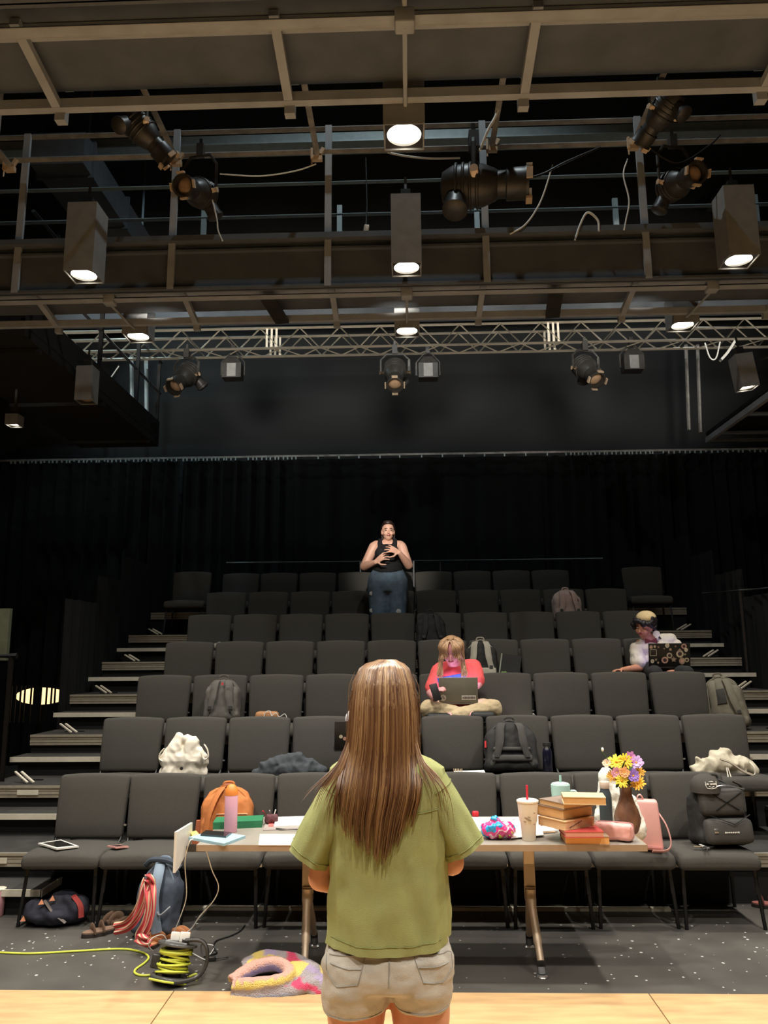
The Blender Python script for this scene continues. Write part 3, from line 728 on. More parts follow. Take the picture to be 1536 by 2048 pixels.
# ---- woman in green seen from behind -------------------------------------------------
YG = 2.5
gp = at(775, 1500, YG); G0 = V((gp.x, YG, .018))
girl = thing('person', 'person standing with back turned, long brown hair, green short-sleeved shirt and pale denim shorts', 'person', G0)
def G(px, py, dy=0.0): return at(px, py, YG) + V((0, dy, 0)) - G0
mb = MB()
head_caps(mb, G(770, 1404, .02), (R(-4), 0, R(180)), 1.02)
mb.cap(G(770, 1465, .02), G(772, 1520, 0), .056, .062)
for py, a, b in ((1575, .140, .085), (1620, .14, .09), (1700, .13, .085), (1780, .125, .085), (1850, .145, .095), (1900, .160, .105)):
    mb.ell(G(775, py, 0), (a, b, .09), 20, 10)
mb.cap(G(696, 1562, 0), G(858, 1560, 0), .046, .046)
for sx, hipx, kx in ((-1, 714, 712), (1, 838, 842)):
    hp = G(hipx, 1905, .0); kn = V((G(kx, 2048).x, .0, .50)); an = V((kn.x*1.02, .02, .095))
    mb.cap(hp, V((kn.x, .0, .66)), .092, .086, 16); mb.cap(V((kn.x, 0, .66)), kn, .086, .062, 16); mb.cap(kn, V((kn.x, -.012, .36)), .060, .058, 14); mb.cap(V((kn.x, -.012, .36)), an, .058, .038, 14)
    mb.cap(an, V((an.x, .0, .035)), .040, .036); mb.cap(V((an.x, -.03, .034)), V((an.x+sx*.02, .15, .03)), .034, .030); mb.ell((an.x+sx*.022, .17, .026), (.046, .05, .026))
# arms: upper arm under the sleeve, forearm carried forward, hands together in front
for sx, sh, el, wr in ((-1, G(676, 1580, 0), G(640, 1758, .01), G(728, 1818, .22)), (1, G(872, 1576, 0), G(905, 1728, .02), G(850, 1766, .26))):
    mb.cap(sh, el, .044, .038); mb.cap(el, (el+wr)/2, .039, .036); mb.cap((el+wr)/2, wr, .036, .026)
    d = V((-sx*.8, .55, .12)); mb.cap(wr, wr+d.normalized()*.03, .026, .022)
    hand(mb, wr+d.normalized()*.02, d, V((0, -.6, .7)) if sx > 0 else V((0, -.5, .8)), .55, .2, side=sx)
blob(mb, 'body', SKIN, girl, voxel=.0075, smooth=5)
face_parts(girl, G(770, 1404, .02), (R(-4), 0, R(180)), 1.02)

# shirt
M['shirt'] = mat('olive green linen', (156, 159, 100), .85, var=.08, scale=14, bump=.25, bscale=420)
M['stitch'] = mat('olive stitching', (138, 141, 86), .85, var=.1)
def interp(tab, x):
    for a, b in zip(tab, tab[1:]):
        if a[0] <= x <= b[0]:
            t_ = (x-a[0])/(b[0]-a[0]) if b[0] > a[0] else 0
            t_ = t_*t_*(3-2*t_)*.5 + t_*.5
            return [p+(q-p)*t_ for p, q in zip(a, b)]
    return list(tab[0] if x < tab[0][0] else tab[-1])
SH = [(1500, 732, 812, .055), (1508, 708, 838, .075), (1518, 684, 862, .095), (1534, 662, 886, .112), (1565, 652, 897, .122), (1620, 654, 897, .128), (1680, 657, 896, .132), (1760, 659, 895, .138), (1820, 656, 898, .148), (1870, 655, 899, .156)]
rings = []; NA = 96
pys = [1500, 1504, 1508, 1513, 1518, 1526, 1534, 1548, 1565, 1590]+list(range(1615, 1870, 12))+[1866, 1870]
for py in pys:
    _, l, r_, dp = interp(SH, py); ring = []
    hem = max(0, (py-1800)/70)
    for k in range(NA):
        a = 2*math.pi*k/NA; ca, sa = math.cos(a), math.sin(a); e = .80
        x = math.copysign(abs(ca)**e, ca); y = math.copysign(abs(sa)**e, sa)
        px = (l+r_)/2+(r_-l)/2*x
        lift = 0
        if py > 1800: lift = 7*hem*(abs(x)**2.2) - 6*hem
        p = G(px, py-lift, y*dp)
        g = max(0, (py-1590)/280)
        f = .0055*g*math.sin(a*7+1.2*math.sin(a*2)+py*.004)+.002*g*math.sin(a*13+.7)+.009*noise.noise(V((x*5, py*.016, y*4)))*(.4+g)+.004*noise.noise(V((x*14+3, py*.035, 1)))
        n = V((ca/(1), sa/1.0, 0)).normalized(); p += n*f
        ring.append(p)
    rings.append(ring)
shirt = MB().loft(rings, caps=False).build('shirt', M['shirt'], girl)
bvs = bvh_of(shirt)
def sleeve(sh, h1, h2, sgn, name='sleeve'):
    """h1, h2: outer and inner ends of the hem in the photo"""
    hc = ((h1[0]+h2[0])/2, (h1[1]+h2[1])/2); rs_ = []
    N = 48; o0 = V(G(*sh)); oc = G(*hc); u1 = (G(*h2)-G(*h1)); a1 = u1.length/2; u1.normalize()
    ax = (oc-o0).normalized(); u0 = V((ax.z*-sgn*-1, 0, -ax.x*-sgn*-1)); u0 = V((-ax.z, 0, ax.x)) if sgn > 0 else V((-ax.z, 0, ax.x))
    if u0.dot(u1) < 0: u0 = -u0
    L = 16
    for i in range(L+1):
        t_ = i/L; c = o0.lerp(oc, t_); u = u0.lerp(u1, t_).normalized(); a_ = .058+(a1-.058)*min(1, t_*1.6); b_ = .090
        ring = []
        for k in range(N):
            an = 2*math.pi*k/N
            f = 1+.05*t_*math.sin(an*5+t_*2+sgn)+.03*t_*math.sin(an*9)+.03*noise.noise(V((math.cos(an)*2, math.sin(an)*2, t_*4+sgn*5)))
            ring.append(c+u*(math.cos(an)*a_*f)+V((0, 1, 0))*(math.sin(an)*b_*f))
        rs_.append(ring)
    inner = [[p.lerp(oc, .04) for p in rs_[-1]], [p.lerp(o0.lerp(oc, .75), .06) for p in rs_[-3]]]
    s_ = MB().loft(rs_+inner, caps=False).build(name, M['shirt'], shirt)
    MB().tube([p.lerp(q, .12) + (p-oc).normalized()*.0016 for p, q in zip(rs_[-2], rs_[-3])], .0011, 5, closed=True).build('cuff_stitch', M['stitch'], shirt)
    MB().tube([p + (p-rs_[1][0].lerp(rs_[1][N//2], .5)).normalized()*.002 for p in rs_[2]], .0013, 5, closed=True).build('shoulder_seam', M['stitch'], shirt)
sleeve((692, 1566), (580, 1690), (657, 1738), -1)
sleeve((858, 1562), (967, 1674), (894, 1720), 1)
def seam(bv, pts, m, parent, r=.0012, off=.001, name='seam', n=10, closed=False):
    P = []
    for a, b in zip(pts, pts[1:]):
        for k in range(n):
            q = G(a[0]+(b[0]-a[0])*k/n, a[1]+(b[1]-a[1])*k/n, -.13); h = onto(bv, q.x, q.z, -1, off)
            if h is not None: P.append(h)
    if len(P) > 2: MB().tube(P, r, 5).build(name, m, parent)
seam(bvs, [(672, 1606), (720, 1612), (840, 1612), (880, 1606)], M['stitch'], shirt, .0016)
seam(bvs, [(668, 1852), (720, 1858), (830, 1858), (886, 1852)], M['stitch'], shirt)
mbp = MB()   # collar
MB().tube([G(770+52*math.cos(a), 1512-6*math.sin(a), .06*math.sin(a)-.005) for a in [k*math.pi/12 for k in range(24)]], .012, 8, closed=True, flat=1.6).build('collar', M['shirt'], shirt)

# shorts
M['denim'] = mat('pale washed denim', (192, 185, 172), .85, var=.10, scale=18, bump=.3, bscale=500)
M['denimst'] = mat('denim stitching', (150, 146, 138), .85, var=.1)
mb = MB()
def pring(py, l, r_, dpt, dyc=0, e=.85, N=40):
    return [G((l+r_)/2+(r_-l)/2*math.copysign(abs(math.cos(2*math.pi*k/N))**e, math.cos(2*math.pi*k/N)), py, dyc+dpt*math.copysign(abs(math.sin(2*math.pi*k/N))**e, math.sin(2*math.pi*k/N))) for k in range(N)]
mb.loft([pring(1835, 668, 887, .115), pring(1860, 660, 895, .125, -.005), pring(1890, 653, 902, .138, -.012), pring(1920, 649, 905, .145, -.016), pring(1948, 648, 905, .142, -.014), pring(1960, 652, 900, .12)])
mb.loft([pring(1915, 652, 780, .135, -.01), pring(1950, 646, 779, .138, -.012), pring(1980, 643, 778, .132, -.004), pring(2006, 645, 776, .126, 0)])
mb.loft([pring(1915, 776, 902, .135, -.01), pring(1950, 780, 905, .138, -.012), pring(1975, 783, 904, .132, -.004), pring(1998, 786, 903, .126, 0)])
mb.ell(G(714, 1915, -.06), (.10, .085, .085)); mb.ell(G(842, 1912, -.06), (.10, .085, .085))
shorts = blob(mb, 'shorts', M['denim'], girl, voxel=.007, smooth=6, fn=wrinkle(.004, 18, 3.1, (1, 1, 1.8)))
bvd = bvh_of(shorts)
for pts in ([(659, 1884), (736, 1876), (722, 1928), (681, 1935), (660, 1912), (659, 1884)], [(826, 1874), (899, 1880), (902, 1908), (882, 1930), (845, 1924), (826, 1874)],
            [(668, 1896), (705, 1902), (731, 1900)], [(834, 1897), (870, 1898), (896, 1896)]):
    seam(bvd, pts, M['denimst'], shorts, .0016, .001, 'pocket_stitch')
seam(bvd, [(781, 1862), (781, 1900), (780, 1935)], M['denimst'], shorts, .002, .001, 'centre_seam')
seam(bvd, [(648, 1998), (700, 2000), (773, 1997)], M['denimst'], shorts, .0015, .001, 'hem_stitch'); seam(bvd, [(789, 1988), (840, 1990), (900, 1986)], M['denimst'], shorts, .0015, .001, 'hem_stitch')

# hair
HT = [(1319, 762, 788, .010), (1322, 748, 800, .035), (1328, 733, 808, .058), (1340, 718, 819, .085), (1370, 707, 829, .112), (1410, 702, 834, .124), (1450, 699, 836, .124), (1490, 694, 838, .122), (1520, 688, 840, .126), (1550, 682, 843, .140), (1580, 677, 840, .152), (1620, 673, 830, .157), (1650, 676, 822, .156), (1680, 684, 812, .154), (1715, 694, 804, .152)]
hair_m = attr_mat('long brown hair', .38, spec=.6)
mb = MB(); rings = []; mb.cur = (.065, .030, .014)
for py in list(range(1321, 1345, 3))+list(range(1345, 1635, 12)):
    _, l, r_, D = interp(HT, py); ring = []
    sh_ = .955
    for k in range(28):
        a = 2*math.pi*k/28; y = math.sin(a); fd = .085 if py < 1400 else max(.0, .085*(1-(py-1400)/60)) - (.02 if py > 1440 else 0)
        if py > 1460: fd = -(D-.03)
        ring.append(G((l+r_)/2+(r_-l)/2*sh_*math.cos(a), py+(2 if py < 1330 else 0), (-D*.94*abs(y) if y < 0 else fd*y)))
    rings.append(ring)
mb.loft(rings)
rnd = random.Random(11)
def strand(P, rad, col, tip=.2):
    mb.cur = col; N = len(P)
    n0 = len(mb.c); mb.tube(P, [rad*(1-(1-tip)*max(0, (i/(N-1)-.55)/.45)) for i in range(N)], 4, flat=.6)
    if N > 20:  # strand colour darkens towards the tip, painting in the light on the crown
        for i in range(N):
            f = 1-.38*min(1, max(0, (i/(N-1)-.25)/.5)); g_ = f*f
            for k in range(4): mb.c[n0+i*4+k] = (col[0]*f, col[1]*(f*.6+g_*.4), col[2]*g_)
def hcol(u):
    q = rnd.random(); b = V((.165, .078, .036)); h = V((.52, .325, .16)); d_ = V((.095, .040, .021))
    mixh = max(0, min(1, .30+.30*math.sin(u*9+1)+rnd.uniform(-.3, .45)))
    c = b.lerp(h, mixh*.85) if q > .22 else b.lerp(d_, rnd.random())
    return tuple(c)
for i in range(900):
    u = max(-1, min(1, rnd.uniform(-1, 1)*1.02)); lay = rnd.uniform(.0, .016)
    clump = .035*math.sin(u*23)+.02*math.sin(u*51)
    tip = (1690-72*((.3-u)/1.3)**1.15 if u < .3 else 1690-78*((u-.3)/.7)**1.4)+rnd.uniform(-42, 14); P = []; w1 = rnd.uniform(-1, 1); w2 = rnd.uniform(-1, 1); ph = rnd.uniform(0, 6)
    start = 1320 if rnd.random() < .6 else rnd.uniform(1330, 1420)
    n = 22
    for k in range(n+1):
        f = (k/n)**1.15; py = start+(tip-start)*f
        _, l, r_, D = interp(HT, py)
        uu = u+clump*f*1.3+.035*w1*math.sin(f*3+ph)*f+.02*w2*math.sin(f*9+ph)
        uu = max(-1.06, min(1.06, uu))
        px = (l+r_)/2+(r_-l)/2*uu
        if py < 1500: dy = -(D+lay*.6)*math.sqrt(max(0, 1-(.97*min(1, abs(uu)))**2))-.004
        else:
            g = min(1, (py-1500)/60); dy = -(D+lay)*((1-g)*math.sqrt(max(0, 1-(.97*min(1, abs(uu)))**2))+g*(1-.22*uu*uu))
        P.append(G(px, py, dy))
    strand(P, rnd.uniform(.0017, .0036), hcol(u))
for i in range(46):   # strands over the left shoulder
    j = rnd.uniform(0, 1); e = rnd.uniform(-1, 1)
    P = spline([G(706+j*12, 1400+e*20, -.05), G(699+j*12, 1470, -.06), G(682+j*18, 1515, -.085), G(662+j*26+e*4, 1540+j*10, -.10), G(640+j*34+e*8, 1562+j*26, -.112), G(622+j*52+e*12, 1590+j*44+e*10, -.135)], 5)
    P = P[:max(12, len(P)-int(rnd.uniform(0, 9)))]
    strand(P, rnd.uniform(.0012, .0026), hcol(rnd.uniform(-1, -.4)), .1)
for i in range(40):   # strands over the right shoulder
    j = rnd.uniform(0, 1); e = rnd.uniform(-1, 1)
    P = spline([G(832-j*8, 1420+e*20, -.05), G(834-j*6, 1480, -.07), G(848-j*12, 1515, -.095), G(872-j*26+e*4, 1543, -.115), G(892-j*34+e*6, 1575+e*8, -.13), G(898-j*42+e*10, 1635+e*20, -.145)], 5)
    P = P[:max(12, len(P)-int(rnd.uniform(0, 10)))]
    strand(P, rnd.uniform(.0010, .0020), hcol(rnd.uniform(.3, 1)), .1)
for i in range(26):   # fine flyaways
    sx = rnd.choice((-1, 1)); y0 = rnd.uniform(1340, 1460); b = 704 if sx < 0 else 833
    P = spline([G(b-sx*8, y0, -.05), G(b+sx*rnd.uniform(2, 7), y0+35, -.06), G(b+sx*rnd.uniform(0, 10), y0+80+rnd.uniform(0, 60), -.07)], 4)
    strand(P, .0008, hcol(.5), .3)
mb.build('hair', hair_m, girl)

# ---- woman standing high in the seating -----------------------------------------------
YW = 9.58; wp = at(776, 1150, YW); W0 = V((wp.x, YW, ztier(5)))
wom = thing('person', 'woman standing among the upper rows gesturing with both hands, black tank top and blue jeans', 'person', W0)
def Wp(px, py, dy=0.0): return at(px, py, YW) + V((0, dy, 0)) - W0
mb = MB(); hc = Wp(776, 1063, -.01)
head_caps(mb, hc, (R(3), 0, R(6)), 1.06)
mb.cap(hc+V((0, .03, -.07)), Wp(775, 1086, .03), .056, .066)
mb.cap(Wp(752, 1091, .02), Wp(800, 1091, .02), .066, .066)
for py, a, b in ((1103, .155, .10), (1120, .15, .11), (1140, .16, .12), (1160, .19, .13)): mb.ell(Wp(775, py, .02), (a, b, .12), 18, 10)
for sh, el, wr, d, n, s in ((Wp(748, 1094, 0), Wp(729, 1133, -.03), Wp(752, 1128, -.20), (.75, -.3, .5), (.6, .5, -.1), -1), (Wp(803, 1094, 0), Wp(817, 1131, -.04), Wp(799, 1110, -.22), (-.8, -.25, .35), (-.5, .6, -.2), 1)):
    mb.cap(sh, el, .066, .055); mb.cap(el, (V(el)+V(wr))/2, .055, .043); mb.cap((V(el)+V(wr))/2, wr, .043, .030)
    hand(mb, wr, d, n, .32, 1.0, side=s, L=.20, thumb=1.1, r=.0095)
for x in (758, 795):
    a = Wp(x, 1200, .02); mb.cap(Wp(x, 1165, .02), V((a.x, .02, .5)), .10, .07); mb.cap(V((a.x, .02, .5)), V((a.x, .03, .08)), .06, .04); mb.cap(V((a.x, .02, .04)), V((a.x, -.13, .035)), .04, .034)
blob(mb, 'body', SKIN2, wom, voxel=.0062, smooth=3)
face_parts(wom, hc, (R(3), 0, R(6)), 1.06, smile=True)
mb = MB(); mb.ell(hc+V((0, .035, .052)), (.090, .108, .092)); mb.ell(hc+V((0, .09, .0)), (.07, .06, .09)); mb.ell(hc+V((0, -.02, .10)), (.066, .06, .04))
for e in (-1, 1): mb.cap(hc+V((e*.076, .045, .04)), hc+V((e*.075, .065, -.10)), .022, .016)
blob(mb, 'hair', mat('dark brown hair', (46, 28, 24), .45, var=.2, scale=40), wom, .01, 4)
mb = MB()
for py, a, b in ((1103, .165, .145), (1118, .172, .152), (1134, .185, .155), (1142, .195, .160)): mb.ell(Wp(775, py, .018), (a, b, .10), 24, 12)
for e in (-1, 1):
    for a_, b_ in (((14, 1102, -.10), (15, 1089, -.055)), ((15, 1089, -.055), (15, 1081, .02)), ((15, 1081, .02), (14, 1100, .12))): mb.cap(Wp(775+e*a_[0], a_[1], a_[2]), Wp(775+e*b_[0], b_[1], b_[2]), .032, .030)
    mb.ell(Wp(775+e*12, 1108, -.085), (.085, .07, .075))
blob(mb, 'tank_top', mat('black jersey', (17, 17, 19), .85, var=.1), wom, .009, 4)
M['jeans'] = mat('mid blue denim', (92, 112, 130), .85, var=.2, scale=14, bump=.2, bscale=300)
mb = MB()
mb.loft([[Wp(775, py, .02)+V((a*math.cos(q), b*math.sin(q), 0)) for q in [k*math.pi/16 for k in range(32)]] for py, a, b in ((1139, .19, .145), (1145, .21, .15), (1153, .238, .155), (1163, .252, .155), (1174, .255, .15), (1184, .25, .135))])
for x, x2 in ((757, 758), (794, 793)):
    k_ = Wp(x2, 1200, .02); mb.cap(Wp(x, 1172, .02), V((k_.x, .0, .52)), .134, .118); mb.cap(V((k_.x, 0, .52)), V((k_.x, .02, .10)), .112, .10)
jn = blob(mb, 'jeans', M['jeans'], wom, .01, 4, fn=wrinkle(.006, 12, 1))
bvj = bvh_of(jn)
for (px, py), r_ in (((744, 1188), .03), ((744, 1222), .03), ((797, 1224), .035)):
    q = Wp(px, py); h = onto(bvj, q.x, q.z, -1, .0)
    if h is not None: MB().ell(h, (r_, .006, r_*.9), 10, 6).build('frayed_patch', mat('frayed white denim', (196, 194, 188), .9, var=.2, scale=60), jn)
q = Wp(771, 1145); h = onto(bvj, q.x, q.z, -1, -.004)
if h is not None: MB().ell(h, (.012, .006, .012), 10, 6).build('button', M['clip'], jn)
for e in (-1, 1): MB().rbox((Wp(758 if e < 0 else 793, 1200).x, -.06, .045), (.1, .26, .09), .035).build('shoe', mat('dark shoe', (30, 28, 28), .7), wom)

# ---- seated people ---------------------------------------------------------------------
def seated_frame(px, row, dy=0):
    z = ztier(row-1); y = YSEAT(row)+dy
    return V((at(px, 1300, y).x, y, z))
# person in the coral shirt, cross-legged in the third row
K0 = seated_frame(913, 3, -.02)
pk = thing('person', 'person in coral T-shirt sitting cross-legged with a laptop, long blond hair over face', 'person', K0)
def Kp(px, py, dy=0.0): return at(px, py, K0.y+dy) - K0
mb = MB(); hc = Kp(903, 1303, -.16); hrot = (R(28), 0, R(-10))
head_caps(mb, hc, hrot, 1.05)
mb.cap(hc+V((0, .05, -.06)), Kp(912, 1335, .02), .052, .062)
mb.cap(Kp(885, 1338, .03), Kp(945, 1332, .03), .064, .064)
for py, a in ((1350, .17), (1375, .16), (1400, .17)): mb.ell(Kp(914, py, .02), (a, .12, .10))
shl, ell_, wrl = Kp(876, 1345, .0), Kp(862, 1385, -.10), Kp(868, 1394, -.30)
shr, elr, wrr = Kp(950, 1340, .0), Kp(955, 1368, -.10), Kp(930, 1385, -.14)
for sh, el, wr in ((shl, ell_, wrl), (shr, elr, wrr)): mb.cap(sh, el, .055, .045); mb.cap(el, wr, .045, .03)
hand(mb, wrl, (.35, -.35, .55), (.75, -.1, -.2), .75, .15, side=1, L=.17); hand(mb, wrr, (-.6, -.5, -.35), (0, -.1, -1), .5, .2, side=-1, L=.17)
zs = SEAT-.01
hpL, hpR = V((-.10, .02, zs+.09)), V((.10, .02, zs+.09)); knL = Kp(858, 1418, -.22); knR = Kp(985, 1417, -.20); anL = V((.10, -.34, zs+.07)); anR = V((-.10, -.36, zs+.06))
for a, b, c in ((hpL, knL, anL), (hpR, knR, anR)): mb.cap(a, b, .085, .06); mb.cap(b, c, .056, .04); mb.cap(c, c+V((.1 if c.x > 0 else -.1, -.02, -.01)), .036, .03)
blob(mb, 'body', mat('rosy skin', (226, 160, 158), .5, var=.06), pk, .0085, 4)
face_parts(pk, hc, hrot, 1.05)
M['coral'] = mat('coral jersey', (236, 92, 92), .85, var=.08, scale=10, bump=.2, bscale=300)
mb = MB(); mb.cap(Kp(882, 1340, .03), Kp(947, 1334, .03), .074, .074)
for py, a in ((1348, .185), (1368, .178), (1388, .185), (1404, .195)): mb.ell(Kp(914, py, .02), (a, .15, .09))
mb.cap(shl, shl.lerp(ell_, .78), .072, .072); mb.cap(shr, shr.lerp(elr, .72), .074, .074)
tee = blob(mb, 't_shirt', M['coral'], pk, .009, 4, fn=wrinkle(.006, 13, 2))
bvt = bvh_of(tee)
def decal(bv, pts, off, m, parent, name, f, n=10):
    mbd = MB(); vs = []
    def fn(u, v):
        a = V(pts[0]).lerp(V(pts[1]), u); b = V(pts[3]).lerp(V(pts[2]), u); q = a.lerp(b, v); w_ = f(q.x, q.y); h = onto(bv, w_.x, w_.z, -2, off); return h if h is not None else w_
    return MB().grid(fn, n, n).build(name, m, parent)
decal(bvt, [(873, 1356), (930, 1344), (936, 1372), (880, 1378)], .002, mat('blue shirt print', (64, 96, 168), .7, var=.25, scale=25), tee, 'chest_print', lambda x, y: Kp(x, y))
M['khaki'] = mat('khaki cotton', (190, 170, 134), .9, var=.12, scale=14, bump=.2, bscale=200)
mb = MB(); mb.ell((0, .04, zs+.09), (.20, .16, .10))
for a, b, c in ((hpL, knL, anL), (hpR, knR, anR)): mb.cap(a, b, .105, .085); mb.cap(b, c.lerp(b, .15), .078, .062)
blob(mb, 'trousers', M['khaki'], pk, .01, 4, fn=wrinkle(.008, 16, 5, (1, 1, 2)))
for c, s in ((anL, 1), (anR, -1)): MB().rbox(c+V((s*.09, -.02, -.005)), (.22, .09, .085), .04).build('shoe', mat('black shoe', (26, 28, 26), .6, var=.2), pk)
hair2 = attr_mat('long blond hair', .45); mb = MB(); rnd = random.Random(5); mb.cur = (.30, .17, .08); mr = rotm(hrot)
mb.ell(hc+mr @ V((0, .036, .052)), (.088, .090, .084), 20, 12, rot=mr)
for i in range(300):
    a = rnd.uniform(.22, 2.6)*rnd.choice((-1, 1)); front = abs(a) < .8
    top = mr @ V((rnd.uniform(-.02, .02), .0+rnd.uniform(-.03, .03), .138)); r_ = .100+rnd.uniform(0, .012)
    m1 = mr @ V((r_*math.sin(a)*.93, -r_*math.cos(a)*1.03+.01, .085)); m2 = mr @ V((r_*math.sin(a)*1.02, -r_*math.cos(a)*1.08+.01, .02))
    if front:
        ln = rnd.uniform(-.02, .05) if abs(a) < .55 else rnd.uniform(-.06, .0); P = spline([hc+top, hc+m1, hc+m2, hc+m2+V((math.sin(a)*.02, -.006, ln-.02))], 4)
    else:
        s = 1 if a > 0 else -1; e = rnd.uniform(-.02, .02)
        P = spline([hc+top, hc+m1, hc+m2, hc+V((s*(.10+rnd.uniform(-.02, .02)), .0+e, -.10)), hc+V((s*(.115+rnd.uniform(-.035, .025)), -.04+e, -.20+rnd.uniform(-.03, .03)))], 4)
    k = rnd.uniform(.75, 1.3); mb.cur = (.46*k, .28*k, .15*k); mb.tube(P, [.0042*(1-.5*i_/len(P)) for i_ in range(len(P))], 4)
mb.build('hair', hair2, pk)

# laptop builder: lid faces the camera, hinge at origin
M['lapgrey'] = mat('grey laptop metal', (126, 124, 110), .45, metal=.2, var=.06); M['lapblack'] = mat('black laptop metal', (28, 27, 27), .4, var=.1); M['keys'] = mat('keyboard', (40, 40, 42), .6)
M['screen'] = mat('lit screen', (170, 180, 235), .3, var=0, emit=(196, 176, 255), strength=1.6)
def laptop(label, loc, w_, h_, m, rz=0, tilt=12, depth=None):
    t = thing('laptop', label, 'laptop', loc, rz)
    dp = depth or h_
    lid = MB().rbox((0, 0, h_/2), (w_, .010, h_), .004).build('lid', m, t, rot=(R(tilt), 0, 0))
    MB().box((0, .0062, h_/2), (w_-.016, .002, h_-.02)).build('screen', M['screen'], lid, smooth=False)
    b = MB().rbox((0, dp/2, -.008), (w_, dp, .014), .005).build('base', m, t)
    MB().box((0, dp*.42, .0005), (w_*.86, dp*.5, .003)).build('keyboard', M['keys'], t, smooth=False)
    return t, lid
c0 = K0 + Kp(917, 1405, -.24)
t, lid = laptop('grey laptop with round and long stickers on the lap of the coral shirt person', c0, .345, .225, M['lapgrey'], R(-2), 14)
STK = mat('white sticker', (226, 222, 212), .6, var=.04); INK = mat('dark sticker print', (70, 52, 56), .6)
MB().lathe([(.028, -.001), (.028, .001)], (-.135, -.0062, .045), 24, rot=(R(90), 0, 0)).build('round_sticker', STK, lid)
for a, b in (((-.153, .03), (-.136, .062)), ((-.136, .062), (-.124, .036)), ((-.124, .036), (-.140, .042)), ((-.124, .036), (-.118, .034))): MB().bar((a[0], -.008, a[1]), (b[0], -.008, b[1]), .003, .001, up=(0, 1, 0)).build('sticker_mark', INK, lid, smooth=False)
MB().box((.092, -.0062, .045), (.125, .002, .038)).build('long_sticker', STK, lid, smooth=False)
for i in range(11): MB().box((.040+i*.0104, -.0076, .045), (.0075, .001, .022 if i % 3 else .018)).build('sticker_print', INK, lid, smooth=False)
ld = bpy.data.lights.new('screen_glow', 'AREA'); ld.energy = .9; ld.color = (.8, .62, 1); ld.size = .3; ld.size_y = .18; ld.shape = 'RECTANGLE'
lo = bpy.data.objects.new('screen_glow', ld); COL.objects.link(lo); lo.parent = lid; lo.location = (0, .012, .11); lo.rotation_euler = (R(90), 0, 0)
t = thing('phone', 'dark phone held in the hand of the coral shirt person', 'phone', K0+wrl+V((.01, -.09, .045)), rot=(R(-15), R(-12), R(25)))
MB().rbox((0, 0, 0), (.075, .010, .15), .0048).build('body', M['lapblack'], t); MB().box((0, .0056, 0), (.068, .001, .14)).build('screen', mat('dim phone glass', (110, 60, 62), .2, var=.1), t, smooth=False)

# person in the white shirt, fourth row
N0 = seated_frame(1316, 4, .0)
ws = thing('person', 'person in white shirt, bow tie and cream bandana over dark curls, looking aside', 'person', N0)
def Np(px, py, dy=0.0): return at(px, py, N0.y+dy) - N0
mb = MB(); hc = Np(1288, 1253, -.06); hrot = (R(16), R(6), R(-42))
head_caps(mb, hc, hrot, 1.05); mb.cap(hc+V((.02, .03, -.06)), Np(1303, 1284, .02), .05, .06)
mb.cap(Np(1282, 1290, .02), Np(1340, 1278, .05), .062, .062)
for py, a in ((1300, .165), (1325, .155), (1350, .16)): mb.ell(Np(1312, py, .03), (a, .115, .11))
shl, ell_, wrl = Np(1273, 1298, .0), Np(1278, 1336, -.08), Np(1245, 1340, -.20); shr, elr, wrr = Np(1352, 1292, .03), Np(1366, 1330, -.04), Np(1350, 1340, -.2)
for sh, el, wr in ((shl, ell_, wrl), (shr, elr, wrr)): mb.cap(sh, el, .05, .043); mb.cap(el, wr, .043, .028)
hand(mb, wrl, (-.9, -.25, -.05), (0, -.2, -1), .7, .15, side=1, L=.17); hand(mb, wrr, (-.7, -.6, -.1), (0, 0, -1), .4, .2, side=-1, L=.17)
for s in (-1, 1): mb.cap((s*.09, 0, SEAT+.07), (s*.15, -.34, SEAT+.04), .07, .05); mb.cap((s*.15, -.34, SEAT+.04), (s*.14, -.33, .09), .05, .04)
blob(mb, 'body', SKIN, ws, .0085, 4); face_parts(ws, hc, hrot, 1.05)
M['white'] = mat('white cotton', (226, 218, 200), .85, var=.05, bump=.2, bscale=200)
mb = MB(); mb.cap(Np(1284, 1292, .02), Np(1338, 1280, .05), .076, .076)
for py, a in ((1298, .185), (1318, .18), (1338, .175), (1352, .18)): mb.ell(Np(1313, py, .03), (a, .145, .09))
mb.cap(shl, shl.lerp(ell_, .72), .07, .078); mb.cap(shr, shr.lerp(elr, .72), .07, .078)
blob(mb, 'shirt', M['white'], ws, .009, 4, fn=wrinkle(.008, 13, 9))
mb = MB(); mb.ell((0, .03, SEAT+.07), (.19, .16, .09))
for s in (-1, 1): mb.cap((s*.09, 0, SEAT+.08), (s*.15, -.36, SEAT+.05), .098, .07); mb.cap((s*.15, -.36, SEAT+.06), (s*.14, -.33, .10), .07, .06)
blob(mb, 'trousers', mat('dark trousers', (44, 44, 44), .9), ws, .012, 3)
for s in (-1, 1): MB().rbox((s*.14, -.38, .045), (.1, .25, .085), .035).build('shoe', mat('black leather shoe', (24, 24, 24), .5), ws)
bt = Np(1302, 1282, -.15)
mb = MB(); mb.prism([(0, .008), (-.055, .032), (-.06, -.028), (0, -.008)], .022, bt, (R(90), 0, R(-14))); mb.prism([(0, .008), (.055, .032), (.06, -.028), (0, -.008)], .022, bt, (R(90), 0, R(-14))); mb.ell(bt, (.012, .014, .012))
blob(mb, 'bow_tie', mat('dark red bow tie', (92, 24, 30), .7), ws, .005, 2)
mr = rotm(hrot); mb = MB(); rnd = random.Random(3)
